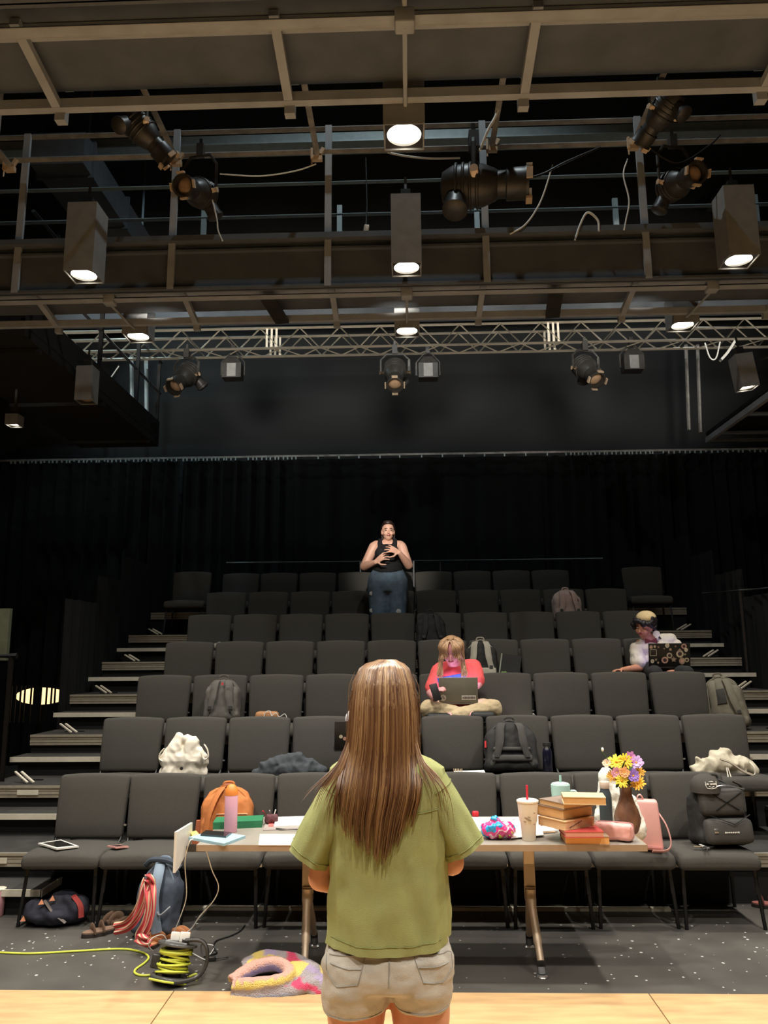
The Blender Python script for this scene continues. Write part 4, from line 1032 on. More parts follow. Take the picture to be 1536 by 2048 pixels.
for i in range(60):
    a = rnd.uniform(0, 6.28); h_ = rnd.uniform(-.03, .09); r_ = math.sqrt(max(.002, .108**2-(h_-.03)**2))
    if math.cos(a) > .55 and h_ < .035: continue
    mb.ell(hc+mr @ V((r_*math.sin(a), -r_*math.cos(a)+.012, h_)), (rnd.uniform(.02, .034),)*3, 8, 6)
mb.ell(hc+mr @ V((0, .02, .045)), (.085, .095, .085))
blob(mb, 'hair', mat('black curls', (30, 24, 26), .5, var=.3, scale=60), ws, .009, 2)
mb = MB(); mb.ell(hc+mr @ V((.012, .038, .084)), (.100, .098, .070), 24, 14, rot=mr)
bd = mb.build('bandana', mat('cream bandana', (222, 198, 148), .85, var=.1, scale=40), ws)
for sgn in (1,): MB().lathe([(.034, -.014), (.034, .014)], Np(1313, 1268, -.10), 18, rot=(R(90), 0, R(-20))).build('headphone_cup', STK, ws)
MB().tube(spline([Np(1313, 1268, -.08), Np(1322, 1280, .0), Np(1310, 1285, .10), Np(1290, 1280, .06)], 5), .010, 6).build('headphone_band', M['blackmetal'], ws)
c0 = N0+Np(1339, 1334, -.26)
t, lid = laptop('black laptop covered in stickers on the lap of the white shirt person', c0, .40, .235, M['lapblack'], R(-3), 12)
rnd = random.Random(8); pal = [(176, 150, 120), (196, 180, 150), (150, 120, 100), (205, 160, 140), (214, 206, 180), (168, 150, 128)]
smats = [mat('sticker tint %d' % i, c, .6, var=.25, scale=70) for i, c in enumerate(pal)]
spots = [(-.175, .20, .020), (-.14, .205, .012), (-.105, .20, .014), (-.155, .145, .0), (-.02, .215, .024), (-.05, .185, .010), (.01, .175, .014), (0, .115, .028), (.04, .075, .03), (-.045, .07, .033), (-.165, .06, .02), (-.13, .075, .014), (-.11, .045, .011), (.10, .13, .036), (.10, .165, .022), (.14, .205, .026), (.16, .17, .02), (.15, .125, .013), (.12, .06, .034), (.165, .07, .022), (.06, .205, .012)]
for i, (x, z, r_) in enumerate(spots):
    if r_ == 0:
        for a, b in (((-.03, -.03), (.03, -.03)), ((.03, -.03), (.03, .03)), ((.03, .03), (-.03, .03)), ((-.03, .03), (-.03, -.03))): MB().bar((x+a[0], -.0062, z+a[1]), (x+b[0], -.0062, z+b[1]), .004, .001, up=(0, 1, 0)).build('square_sticker', smats[4], lid, smooth=False)
        continue
    if i % 3 == 2: poly = [(r_*(1 if q % 2 == 0 else .55)*math.cos(q*math.pi/5+.3), r_*(1 if q % 2 == 0 else .55)*math.sin(q*math.pi/5+.3)) for q in range(10)]
    else: poly = [(r_*math.cos(q*math.pi/8)*(1 if i % 2 else .85), r_*math.sin(q*math.pi/8)) for q in range(16)]
    MB().prism(poly, .001+.0002*(i % 3), (x, -.006, z), (R(90), 0, 0)).build('sticker', smats[i % 6], lid, smooth=False)
    if r_ > .018: MB().prism([(r_*.55*math.cos(q*math.pi/6), r_*.55*math.sin(q*math.pi/6)) for q in range(12)], .0022, (x, -.006, z), (R(90), 0, 0)).build('sticker_centre', INK if i % 2 else smats[(i+3) % 6], lid, smooth=False)

# person hidden behind the standing woman, second row
H0 = seated_frame(742, 2, .03)
hd = thing('person', 'person in white top with black laptop, mostly hidden behind the long-haired woman', 'person', H0)
def Hp(px, py, dy=0.0): return at(px, py, H0.y+dy) - H0
mb = MB(); hc = Hp(752, 1372, -.05); head_caps(mb, hc, (R(20), 0, 0), 1.02); mb.cap(hc+V((0, .03, -.06)), Hp(752, 1412, .02), .05, .06)
mb.cap(Hp(722, 1430, .02), Hp(784, 1430, .02), .06, .06)
for py, a in ((1440, .15), (1475, .14), (1510, .16)): mb.ell(Hp(752, py, .03), (a, .11, .11))
for s, a, b, c in ((-1, Hp(716, 1436), Hp(708, 1486, -.06), Hp(728, 1500, -.22)), (1, Hp(790, 1436), Hp(800, 1486, -.06), Hp(780, 1500, -.22))):
    mb.cap(a, b, .05, .04); mb.cap(b, c, .04, .028); hand(mb, c, (-s*.4, -.9, 0), (0, 0, -1), .4, .2, side=-s, L=.17)
for s in (-1, 1): mb.cap((s*.09, 0, SEAT+.08), (s*.13, -.36, SEAT+.08), .08, .06); mb.cap((s*.13, -.36, SEAT+.08), (s*.12, -.34, .09), .055, .04); mb.cap((s*.12, -.34, .05), (s*.12, -.46, .04), .04, .035)
blob(mb, 'body', SKIN2, hd, .009, 4); face_parts(hd, hc, (R(20), 0, 0), 1.02)
mb = MB(); mb.cap(Hp(712, 1438, .02), Hp(786, 1438, .02), .09, .09)
for py, a in ((1445, .20), (1470, .18), (1500, .18)): mb.ell(Hp(752, py, .03), (a, .14, .10))
for a, b in ((Hp(716, 1436), Hp(708, 1486, -.06)), (Hp(790, 1436), Hp(800, 1486, -.06))): mb.cap(a, a.lerp(b, .7), .075, .075)
blob(mb, 'top', mat('bright white cotton', (240, 238, 234), .85, var=.04), hd, .01, 3)
mb = MB(); mb.ell((0, .03, SEAT+.07), (.18, .16, .09))
for s in (-1, 1): mb.cap((s*.09, 0, SEAT+.08), (s*.13, -.36, SEAT+.08), .098, .08); mb.cap((s*.13, -.36, SEAT+.08), (s*.12, -.34, .10), .075, .06)
blob(mb, 'trousers', mat('dark leggings', (36, 38, 44), .9), hd, .012, 3)
mb = MB(); mb.ell(hc+V((0, .01, .062)), (.092, .108, .082)); mb.ell(hc+V((0, .05, .01)), (.092, .085, .10)); mb.cap(hc+V((0, .08, .0)), hc+V((0, .09, -.2)), .07, .05); blob(mb, 'hair', mat('chestnut hair', (74, 48, 34), .5), hd, .01, 3)
c0 = H0+Hp(716, 1498, -.26)
t, lid = laptop('black laptop with small round stickers in front of the hidden person', c0, .37, .225, M['lapblack'], R(8), 16)
for x, z, m_ in ((-.135, .105, smats[4]), (-.105, .088, smats[3])): MB().lathe([(.014, -.001), (.014, .001)], (x, -.0062, z), 18, rot=(R(90), 0, 0)).build('sticker', m_, lid)
# ------------------------------------------------------------------ work table and what lies on it
TZ = .71
M['lam'] = mat('grey beige laminate', (146, 139, 128), .4, var=.05, scale=6); M['lamedge'] = mat('tan table edge', (156, 132, 106), .55, var=.08)
tb = thing('work_table', 'long grey laminate folding table with forked metal legs in front of the first row', 'table', (.042, 4.825, 0))
MB().box((0, 0, TZ-.012), (2.436, .746, .024)).build('table_top', M['lam'], tb, smooth=False)
MB().box((0, -.374, TZ-.016), (2.44, .006, .032)).build('front_edge', M['lamedge'], tb, smooth=False)
MB().box((1.219, 0, TZ-.016), (.006, .75, .032)).build('end_edge', M['lamedge'], tb, smooth=False); MB().box((-1.219, 0, TZ-.016), (.006, .75, .032)).build('end_edge', M['lamedge'], tb, smooth=False)
M['legmetal'] = mat('satin beige metal', (178, 158, 134), .4, metal=.4, var=.06)
for x in (.638, -.655):
    MB().tube([(x, 0, TZ-.03), (x, 0, .36)], .033, 14).build('leg_post', M['legmetal'], tb)
    for s in (-1, 1):
        lg = MB().tube(spline([(x, s*.012, .40), (x, s*.03, .33), (x+.01, s*.15, .16), (x+.014, s*.21, .075)], 5), [.030]*6+[.024]*5+[.020]*5, 12).build('leg_fork', M['legmetal'], tb)
        MB().tube([(x+.014, s*.21, .08), (x+.016, s*.218, .018)], .022, 12).build('foot_sleeve', M['blackmetal'], lg)
        MB().lathe([(.034, 0), (.036, .004), (.026, .014), (.01, .018)], (x+.016, s*.22, 0), 18).build('glide', M['chrome'], lg)
MB().box((0, 0, TZ-.045), (1.3, .05, .03)).build('crossbar', M['blackmetal'], tb, smooth=False)

def pslab(name, label, cat, corners, z, th, m, group=None, Y=None):
    """flat slab whose outline on the surface at height z is given by photo points"""
    P = [atz(px, py, z+th) for px, py in corners]; c = sum(P, V((0, 0, 0)))/len(P)
    o = MB().prism([(p.x-c.x, p.y-c.y) for p in P], th, (0, 0, th/2)).build(name, m, smooth=False, loc=(c.x, c.y, z))
    return tag(o, label, cat, group)
PAPER = mat('white paper', (238, 236, 228), .7, var=.03); PAPER2 = mat('printed paper', (236, 233, 224), .7, var=.05, scale=60)
BLACKG = mat('black glass', (20, 20, 22), .15, var=0, coat=.5)
pslab('tablet', 'pale blue tablet case overhanging the left end of the table', 'tablet', [(377, 1674), (448, 1687), (491, 1671), (425, 1661)], TZ, .014, mat('pale blue case', (150, 184, 196), .6, var=.06))
t = pslab('phone', 'black phone lying on the pale blue tablet case', 'phone', [(401, 1668), (452, 1672), (463, 1664), (412, 1660)], TZ+.0145, .010, BLACKG)
pslab('sticky_pad', 'small yellow note pad at the left end of the table', 'note pad', [(385, 1671), (398, 1668), (392, 1661), (380, 1664)], TZ, .012, mat('yellow paper', (232, 220, 110), .7))
def lathe_thing(name, label, cat, loc, parts, n=28, group=None):
    t = thing(name, label, cat, loc, group=group)
    for nm, prof, m in parts: MB().lathe(prof, n=n).build(nm, m, t)
    return t
p = atz(461, 1664, TZ)
lathe_thing('water_bottle', 'tall pink water bottle with orange domed lid on the table', 'bottle', p, [
    ('bottle_body', [(.001, 0), (.036, .001), (.038, .006), (.038, .205), (.036, .21)], mat('pink bottle', (214, 160, 176), .45, var=.04)),
    ('lid', [(.0385, .207), (.0385, .222), (.036, .235), (.026, .258), (.012, .268), (.001, .27)], mat('orange lid', (222, 130, 52), .5, var=.05))])
pslab('pencil_box', 'long flat green box behind the pink bottle', 'box', [(426, 1645), (524, 1641), (527, 1630), (433, 1634)], TZ, .040, mat('green plastic', (40, 116, 76), .5, var=.08))
t = thing('pencil_pouch', 'small dark and red striped pouch with pens by the green box', 'pouch', atz(543, 1648, TZ), R(20))
blob(MB().rbox((0, 0, .03), (.085, .05, .055), .02), 'pouch_body', mat('dark red patterned cloth', (92, 52, 56), .8, var=.5, scale=40), t, .006, 2, wrinkle(.004, 40))
for i, (a, m_) in enumerate(((-.3, 'red'), (.1, 'chrome'), (.35, 'wire'))): MB().tube([(-.02+.015*i, 0, .04), (-.05+.03*i+a*.03, -.02, .085)], .004, 6).build('pen', M[m_], t)
pslab('note_tab', 'small coral red sticky tab beside the paper stack', 'sticky note', [(537, 1652), (547, 1652), (546, 1644), (538, 1644)], TZ+.004, .003, mat('coral paper', (232, 96, 92), .7))
pslab('paper_stack', 'white paper stack with maroon edge left of the long-haired woman', 'paper', [(548, 1652), (660, 1648), (662, 1630), (552, 1634)], TZ+.004, .012, PAPER)
pslab('folder', 'thin grey folder under the white paper stack', 'folder', [(526, 1660), (668, 1656), (668, 1640), (530, 1645)], TZ, .004, mat('grey folder', (150, 138, 132), .6))
t = pslab('paper_sheet', 'printed sheet at the front edge of the table', 'paper', [(517, 1690), (640, 1690), (640, 1668), (520, 1668)], TZ, .0015, PAPER2)
tag(MB().tube([atz(552, 1657, TZ+.009), atz(596, 1659, TZ+.009)], .0045, 8).build('pen', M['blackmetal']), 'dark pen in front of the paper stack', 'pen')
# right half
pslab('paper_stack', 'large white paper stack right of the long-haired woman', 'paper', [(930, 1668), (1045, 1666), (1048, 1634), (930, 1634)], TZ, .010, PAPER)
pslab('paper_sheet', 'loose white sheet beside the paper cup', 'paper', [(1022, 1676), (1088, 1670), (1078, 1644), (1030, 1646)], TZ+.0102, .0015, PAPER2)
tag(MB().tube([atz(998, 1640, TZ+.014), atz(1034, 1638, TZ+.014)], .004, 8).build('pen', M['wire']), 'slim pale pen lying on the large paper stack', 'pen')
t = thing('eraser', 'small bright red eraser standing at the back of the papers', 'eraser', atz(951, 1634, TZ)); MB().rbox((0, 0, .018), (.042, .03, .036), .01).build('body', mat('bright red plastic', (214, 34, 48), .4), t)
t = thing('snack_bag', 'crumpled pink and blue foil snack bag right of the green sleeve', 'snack bag', atz(995, 1678, TZ), R(-8))
mb = MB(); mb.ell((0, 0, .05), (.085, .055, .05)); mb.ell((.05, .01, .045), (.05, .05, .04)); mb.ell((-.05, 0, .045), (.045, .05, .04)); mb.ell((-.01, .0, .095), (.03, .02, .03))
sb = mat('foil wrapper', (206, 70, 130), .25, var=0, coat=.4); nt = sb.node_tree; b_ = nt.nodes['Principled BSDF']
tc = nt.nodes.new('ShaderNodeTexCoord'); no = nt.nodes.new('ShaderNodeTexNoise'); no.inputs['Scale'].default_value = 11; cr = nt.nodes.new('ShaderNodeValToRGB'); nt.links.new(tc.outputs['Object'], no.inputs['Vector']); nt.links.new(no.outputs[0], cr.inputs[0]); nt.links.new(cr.outputs[0], b_.inputs['Base Color'])
cr.color_ramp.interpolation = 'CONSTANT'; els = cr.color_ramp.elements; els[0].color = (*lin((40, 150, 200)), 1); els[1].position = .43; els[1].color = (*lin((220, 60, 130)), 1)
for pos, c in ((.52, (240, 190, 205)), (.57, (196, 60, 120)), (.64, (190, 210, 70))): e = els.new(pos); e.color = (*lin(c), 1)
blob(mb, 'wrapper', sb, t, .005, 1, fn=lambda p, n: p+n*(.012*noise.noise(p*34)+.006*noise.noise(p*80)))
p = atz(1058, 1680, TZ)
t = lathe_thing('paper_cup', 'tall white foam cup with red straw', 'cup', p, [
    ('cup_body', [(.001, 0), (.036, 0), (.038, .004), (.044, .09), (.050, .105), (.057, .20), (.061, .202), (.061, .210), (.056, .212)], mat('white foam', (232, 218, 196), .6, var=.03)),
    ('cup_lid', [(.0575, .206), (.055, .214), (.046, .214), (.044, .206), (.001, .206)], mat('clear lid', (226, 222, 208), .3, var=.02))])
MB().tube([(-.002, 0, .15), (0, 0, .29)], .006, 8).build('straw', mat('red straw', (216, 36, 64), .4), t)
for i, (a, z, w_) in enumerate(((-1.95, .125, .016), (-1.75, .118, .02), (-1.55, .112, .018), (-1.62, .13, .014), (-2.1, .105, .012), (-1.0, .15, .01), (-1.0, .09, .01))):
    r_ = .0535 if z > .108 else .0505; MB().box((r_*math.cos(a), r_*math.sin(a), z), (w_, .002, .004), (0, .15, a+math.pi/2)).build('print', mat('faint brown print', (150, 126, 100), .7), t, smooth=False)
# open book behind the cup and a pencil
t = thing('open_book', 'open book with red striped page edge half behind the stack', 'book', atz(1092, 1664, TZ), R(12))
MB().box((0, .05, .006), (.12, .16, .012)).build('pages', PAPER2, t, smooth=False); MB().box((0, .12, .055), (.12, .012, .11), (R(-18), 0, 0)).build('raised_page', PAPER, t, smooth=False)
for i in range(3): MB().box((.015+.018*i, .105, .04), (.007, .004, .06), (R(-18), R(8), 0)).build('stripe', mat('red brown stripe', (150, 78, 62), .7), t, smooth=False)
tag(MB().tube([atz(1072, 1666, TZ+.005), atz(1110, 1664, TZ+.005)], .005, 6).build('pencil', mat('tan wood', (196, 160, 120), .6)), 'tan pencil lying left of the book stack', 'pencil')
# book stack
PG = [mat('aged page block %d' % i, c, .8, var=.1, scale=90, stretch=(1, 1, 12)) for i, c in enumerate(((226, 170, 104), (214, 148, 126), (214, 176, 132), (204, 158, 104), (216, 176, 124), (216, 166, 106)))]
CV = [mat('book cover %d' % i, c, .6, var=.1) for i, c in enumerate(((150, 128, 104), (188, 70, 66), (206, 166, 122), (128, 96, 66), (136, 118, 104), (208, 184, 142)))]
bz = TZ
for i, (px, py, w_, d_, h_, rz, lb, cx) in enumerate((
        (1131, 1690, .235, .185, .044, -2, 'tan page block at the bottom of the book stack', 1),
        (1131, 1676, .205, .17, .032, 1, 'red covered book, second from the bottom of the stack', 1),
        (1131, 1662, .235, .20, .046, 36, 'hardback with dotted edge, third from the bottom of the stack', 0),
        (1127, 1641, .235, .20, .054, 36, 'thick tan hardback, third from the top of the stack', 0),
        (1128, 1620, .235, .20, .032, 33, 'thin grey covered book, second from the top of the stack', 0),
        (1127, 1609, .225, .155, .040, -7, 'pale tan book on top of the stack', 1))):
    f0 = atz(px, py, bz); a = R(rz); ux = V((math.cos(a), math.sin(a), 0)); uy = V((-math.sin(a), math.cos(a), 0))
    c = f0 + ux*(w_/2) + uy*(d_/2)
    t = thing('book', lb, 'book', (c.x, c.y, bz), a, group='stack of old books')
    MB().box((.002, 0, h_/2), (w_-.006, d_-.006, h_-.008)).build('pages', PG[i], t, smooth=False)
    for z in (.002, h_-.002): MB().box((0, 0, z), (w_, d_, .004)).build('cover', CV[i], t, smooth=False)
    MB().box((0, d_/2-.002, h_/2), (w_, .004, h_)).build('spine', CV[i], t, smooth=False)
    if i == 2:
        for q in range(9): MB().box((-w_/2+.04+q*.011, -d_/2+.0025, .012+q*.0028), (.007, .001, .006)).build('stamp', INK, t, smooth=False)
    bz += h_+.0005
p = V((at(1122, 1600, 5.02).x, 5.02, TZ))
t = lathe_thing('lidded_mug', 'mint green lidded mug with straw behind the book stack', 'mug', p, [('mug_body', [(.001, 0), (.046, 0), (.048, .006), (.051, .08), (.058, .205), (.058, .222), (.055, .223)], mat('mint plastic', (172, 206, 194), .45, var=.03)), ('lid', [(.055, .217), (.052, .229), (.03, .235), (.001, .235)], mat('pale mint lid', (196, 220, 208), .35, var=.03))])
MB().tube([(0, 0, .2), (.002, 0, .275)], .0075, 8).build('straw', mat('mint straw', (170, 208, 196), .4), t)
MB().tube(spline([(.05, 0, .18), (.09, 0, .18), (.10, 0, .13), (.085, 0, .07), (.05, 0, .06)], 5), .008, 8).build('handle', mat('mint handle', (190, 216, 206), .45), t)
p = V((at(1213, 1640, 5.0).x, 5.0, TZ))
lathe_thing('water_bottle', 'dark blue grey bottle with beige cap behind the pink pouch', 'bottle', p, [('bottle_body', [(.001, 0), (.036, 0), (.038, .004), (.038, .15), (.034, .175), (.028, .19), (.027, .205)], mat('slate bottle', (62, 70, 74), .45, var=.08)), ('cap', [(.0275, .203), (.029, .206), (.029, .238), (.027, .241), (.001, .241)], mat('beige cap', (214, 190, 168), .5, var=.03))])
# vase and flowers
vp = atz(1255, 1674, TZ); vp.y = 4.74; vp.x = at(1255, 1640, 4.74).x
t = lathe_thing('flower_vase', 'brown glazed hourglass vase holding flowers', 'vase', (vp.x, vp.y, TZ), [('vase_body', [(.001, 0), (.048, .0), (.058, .012), (.074, .06), (.075, .085), (.064, .125), (.045, .17), (.034, .21), (.034, .245), (.040, .272), (.037, .272), (.031, .245), (.03, .20), (.001, .19)], mat('brown glaze', (112, 78, 58), .3, var=.3, scale=14, coat=.4))])
GREEN = mat('leaf green', (60, 84, 44), .7, var=.2)
def flower(px, py, Y, r_, col, label, kind, seed, cc=(214, 150, 40)):
    c = at(px, py, Y); rnd = random.Random(seed); t = thing('cut_flower', label, 'flower', (vp.x, vp.y, TZ+.2), group='flowers in the brown vase'); L0 = V((vp.x, vp.y, TZ+.2)); lc = c-L0
    m_ = mat('petals %d' % seed, col, .6, var=.15, scale=60); face = V((rnd.uniform(-.4, .4), -.8, rnd.uniform(.2, .8))).normalized(); x, y, d = frame(face)
    mb = MB(); layers = ((14, 1.0, .25), (11, .72, .55)) if kind == 'daisy' else ((12, 1.0, .5), (9, .7, .9), (6, .42, 1.2))
    for n_, s_, tl in layers:
        for k in range(n_):
            a = 6.283*k/n_+rnd.uniform(-.1, .1); u = x*math.cos(a)+y*math.sin(a); dv = (u+d*tl*.6).normalized(); v_ = d.cross(u)
            L = r_*1.3*s_*rnd.uniform(.85, 1.1); wd = L*(.16 if kind == 'daisy' else .30); nr = dv.cross(v_)
            rm = Matrix((v_, dv, nr)).transposed(); mb.ell(lc+dv*(L*.55), (wd, L*.5, .0022), 6, 5, rot=rm)
    mb.build('petals', m_, t)
    MB().ell(lc+d*(r_*.12), (r_*.22,)*3, 8, 6).build('centre', mat('flower centre %d' % seed, cc, .8), t)
    MB().tube(spline([V((rnd.uniform(-.015, .015), 0, -.12)), V((rnd.uniform(-.015, .015), 0, .06)), lc-d*.03, lc], 4), .0025, 5).build('stem', GREEN, t)
Yv = 4.72
for i, a in enumerate(((1232, 1525, Yv, .040, (238, 206, 40), 'bright yellow daisy at the upper left of the bouquet', 'daisy'), (1250, 1522, Yv-.01, .036, (236, 196, 40), 'yellow daisy at the top middle of the bouquet', 'daisy'),
        (1243, 1562, Yv-.06, .034, (240, 222, 70), 'pale yellow daisy low at the front of the bouquet', 'daisy'), (1276, 1567, Yv-.04, .036, (240, 172, 36), 'orange yellow bloom at the lower right of the bouquet', 'daisy'),
        (1278, 1545, Yv, .030, (236, 176, 60), 'golden bloom at the right of the bouquet', 'daisy'), (1224, 1552, Yv-.01, .030, (232, 170, 66), 'golden bloom at the left of the bouquet', 'daisy'),
        (1262, 1516, Yv+.01, .030, (180, 110, 160), 'magenta bloom with orange heart at the top of the bouquet', 'puff'), (1272, 1526, Yv, .034, (190, 156, 204), 'lilac puffy bloom at the upper right of the bouquet', 'puff'),
        (1266, 1552, Yv-.05, .032, (140, 104, 178), 'purple and white bloom in the middle right of the bouquet', 'puff'), (1234, 1546, Yv-.04, .026, (176, 110, 120), 'dusty rose bloom in the middle of the bouquet', 'puff'),
        (1248, 1545, Yv-.05, .026, (206, 140, 84), 'small tan bloom at the heart of the bouquet', 'puff'), (1214, 1527, Yv, .022, (222, 190, 160), 'small blush bloom at the far left of the bouquet', 'puff'))):
    flower(*a, 40+i)
t = thing('flower_sprig', 'thin sprig with a white bud rising above the bouquet', 'flower', (vp.x, vp.y, TZ+.2), group='flowers in the brown vase'); L0 = V((vp.x, vp.y, TZ+.2))
MB().tube(spline([V((0, 0, 0)), at(1222, 1530, Yv)-L0, at(1208, 1508, Yv)-L0, at(1200, 1495, Yv)-L0], 5), .0025, 5).build('stem', GREEN, t); MB().tube([at(1211, 1513, Yv)-L0, at(1199, 1503, Yv)-L0], .002, 5).build('twig', GREEN, t)
MB().ell(at(1205, 1499, Yv)-L0, (.008, .008, .012), 10, 8).build('bud', PAPER, t)
for i in range(5):
    a = i*1.3; mbb = MB(); mbb.ell((.03*math.cos(a), .03*math.sin(a)-.01, .085), (.012, .004, .03), 8, 6, rot=(0, .6*math.cos(a), a)); mbb.build('leaf', GREEN, t)
for i in range(14):
    a = i*2.4; rr_ = .03+.012*(i % 3); LC = V((rr_*math.cos(a), rr_*math.sin(a)-.015, .075+.035*(i % 4)))
    MB().ell(LC, (.011, .003, .032), 8, 6, rot=(.5*math.sin(a), .7*math.cos(a), a)).build('leaf', GREEN, t)
# pink zip pouch
t = thing('zip_pouch', 'soft pink zipped pouch lying beside the book stack', 'pouch', atz(1234, 1686, TZ)+V((0, .06, 0)), R(-24))
mb = MB().rbox((0, 0, .05), (.215, .085, .09), .022)
M['pinkl'] = mat('soft pink leather', (226, 168, 160), .55, var=.05)
blob(mb, 'pouch_body', M['pinkl'], t, .006, 2, fn=wrinkle(.005, 18, 4)); MB().tube(spline([(-.10, 0, .094), (0, -.004, .099), (.10, .0, .094), (.106, 0, .05)], 5), .003, 6).build('zipper', mat('rose zip', (184, 130, 128), .5), t)
MB().box((.1, -.044, .055), (.004, .003, .06)).build('piping', mat('rose piping', (190, 134, 130), .5), t, smooth=False)
# fluffy white cloth behind the vase
t = thing('fluffy_cloth', 'white fluffy cloth standing in folds behind the vase', 'cloth', (1.13, 5.12, TZ-.02))
mb = MB(); F_ = lambda px, py, y=5.12: at(px, py, y)-V((1.13, 5.12, TZ-.02))
for a, b, r1, r2 in (((1212, 1552), (1212, 1600), .05, .05), ((1212, 1600), (1222, 1640), .06, .075), ((1228, 1580), (1240, 1640), .05, .06), ((1262, 1600), (1278, 1660), .035, .05), ((1240, 1640), (1278, 1668), .05, .04), ((1204, 1630), (1215, 1660), .05, .04), ((1228, 1560), (1215, 1552), .03, .05)): mb.cap(F_(*a), F_(*b), r1, r2)
blob(mb, 'cloth', mat('fluffy white', (242, 238, 224), .95, var=.04, bump=.4, bscale=120), t, .010, 3, fn=wrinkle(.008, 26, 2))
# white upright board left of the table
t = thing('upright_board', 'white upright board with thick edge standing left of the table', 'board', (at(350, 1700, 4.4).x, 4.42, 0))
x0 = at(350, 1700, 4.4).x
pz = [(4.40, 1664), (4.40, 1746), (4.47, 1735), (4.60, 1706), (4.71, 1694), (4.71, 1645)]
poly = [(y-4.42, at(350, py, y).z) for y, py in pz]
MB().prism(poly, .014, (0, 0, 0), Matrix(((0, 0, 1), (1, 0, 0), (0, 1, 0)))).build('panel', mat('white laminate', (216, 212, 202), .5, var=.03), t, smooth=False)
MB().box(((-1.178-x0)/2+.0, .2, .655), (-1.178-x0+.02, .05, .03)).build('mounting_arm', M['blackmetal'], t, smooth=False)

# ------------------------------------------------------------------ bags
def backpack(label, loc, w_, d_, h_, m, sm=None, rz=0, tilt=-12, straps=True, pocket=False, roll=0, wr=.007, vox=.012, seed=1.0, buckle=True, group=None, handle=True, name='backpack'):
    t = thing(name, label, 'backpack', loc, rot=(R(tilt), R(roll), R(rz)), group=group)
    sm = sm or m; mb = MB()
    mb.rbox((0, 0, h_*.40), (w_, d_, h_*.80), min(w_, d_)*.34); mb.ell((0, 0, h_*.70), (w_*.46, d_*.46, h_*.30)); mb.rbox((0, -.0, h_*.12), (w_*1.03, d_*1.05, h_*.24), d_*.3)
    blob(mb, 'bag_body', m, t, vox, 3, fn=wrinkle(wr, 14, seed))
    if straps:
        for s in (-1, 1):
            x = s*w_*.20
            MB().tube(spline([(x*.8, -d_*.30, h_*.93), (x, -d_*.56, h_*.80), (x*1.15, -d_*.66, h_*.52), (x*1.5, -d_*.60, h_*.26), (x*2.0, -d_*.48, h_*.10)], 6), [.034]*14+[.03]*6+[.018]*5, 8, flat=.32).build('strap', sm, t)
            if buckle: MB().box((x*1.45, -d_*.66, h_*.27), (.035, .016, .03)).build('buckle', M['blackmetal'], t, smooth=False)
    if pocket:
        MB().rbox((0, -d_*.50, h_*.28), (w_*.74, d_*.30, h_*.42), .03).build('front_pocket', m, t)
        MB().tube(spline([(-w_*.34, -d_*.62, h_*.40), (0, -d_*.66, h_*.47), (w_*.34, -d_*.62, h_*.40)], 5), .004, 6).build('zipper', M['blackmetal'], t)
    MB().tube(spline([(-w_*.44, -d_*.2, h_*.30), (-w_*.40, -d_*.28, h_*.72), (0, -d_*.2, h_*.985), (w_*.40, -d_*.28, h_*.72), (w_*.44, -d_*.2, h_*.30)], 6), .0055, 6).build('piping', sm, t)
    if handle: MB().tube(spline([(-.04, 0, h_*.95), (-.03, -.01, h_*1.05), (.03, -.01, h_*1.05), (.04, 0, h_*.95)], 5), .009, 6).build('handle', sm, t)
    return t
PYR = {1: 1640, 2: 1500, 3: 1400, 4: 1320, 5: 1255, 6: 1200}
def onseat(px, row, dy=.05): return V((at(px, PYR[row], YSEAT(row)+dy).x, YSEAT(row)+dy, ztier(row-1)+SEAT-.012))
B = {k: mat(k+' bag cloth', c, .8, var=v, scale=9, bump=.25, bscale=260) for k, c, v in (('grey', (98, 94, 88), .12), ('orange', (186, 112, 56), .14), ('black', (38, 37, 36), .2), ('charcoal', (64, 62, 58), .2), ('olive', (122, 116, 100), .12), ('stone', (168, 162, 146), .1), ('pink', (206, 178, 168), .06), ('slate', (60, 68, 80), .2), ('navy', (32, 32, 44), .4))}
t = backpack('grey backpack with shoulder straps on a third row chair', onseat(444, 3, .06), .33, .17, .40, B['grey'], rz=3, seed=2)
MB().box((.005, -.098, .33), (.016, .006, .022)).build('logo_patch', M['red'], t, smooth=False)
for x in (-.1, .07): MB().box((x, -.135, .30), (.05, .004, .008), (0, R(-12), 0)).build('reflective_strip', M['chrome'], t, smooth=False)
t = backpack('orange canvas backpack leaning on a front row chair behind the table', onseat(452, 1, .03)+V((0, 0, .0)), .36, .17, .37, B['orange'], rz=4, straps=False, seed=3, tilt=-14)
MB().tube(spline([(-.03, -.06, .36), (-.07, -.11, .28), (-.11, -.12, .16), (-.13, -.10, .02)], 6), .030, 8, flat=.3).build('strap', B['orange'], t)
MB().rbox((.05, -.085, .10), (.22, .04, .16), .018).build('front_pocket', B['orange'], t); MB().tube([(-.06, -.108, .17), (.16, -.108, .17)], .004, 6).build('zipper', M['clip'], t)
MB().rbox((.0, -.03, .365), (.07, .05, .03), .012).build('leather_tab', mat('brown leather tab', (150, 84, 50), .6), t)
t = thing('leather_strap', 'brown leather strap standing left of the orange backpack', 'strap', V((at(390, 1640, 5.45).x, 5.45, .47)))
MB().prism([(-.03, 0), (.035, 0), (.035, .17), (.012, .17), (.006, .08), (-.03, .03)], .03, (0, 0, 0), (R(90), 0, 0)).build('strap', mat('rust leather', (166, 92, 60), .6, var=.1), t, smooth=False)
t = backpack('large black backpack with padded straps on a second row chair', onseat(1022, 2, .04), .42, .20, .40, B['black'], B['charcoal'], rz=-2, seed=5, tilt=-14)
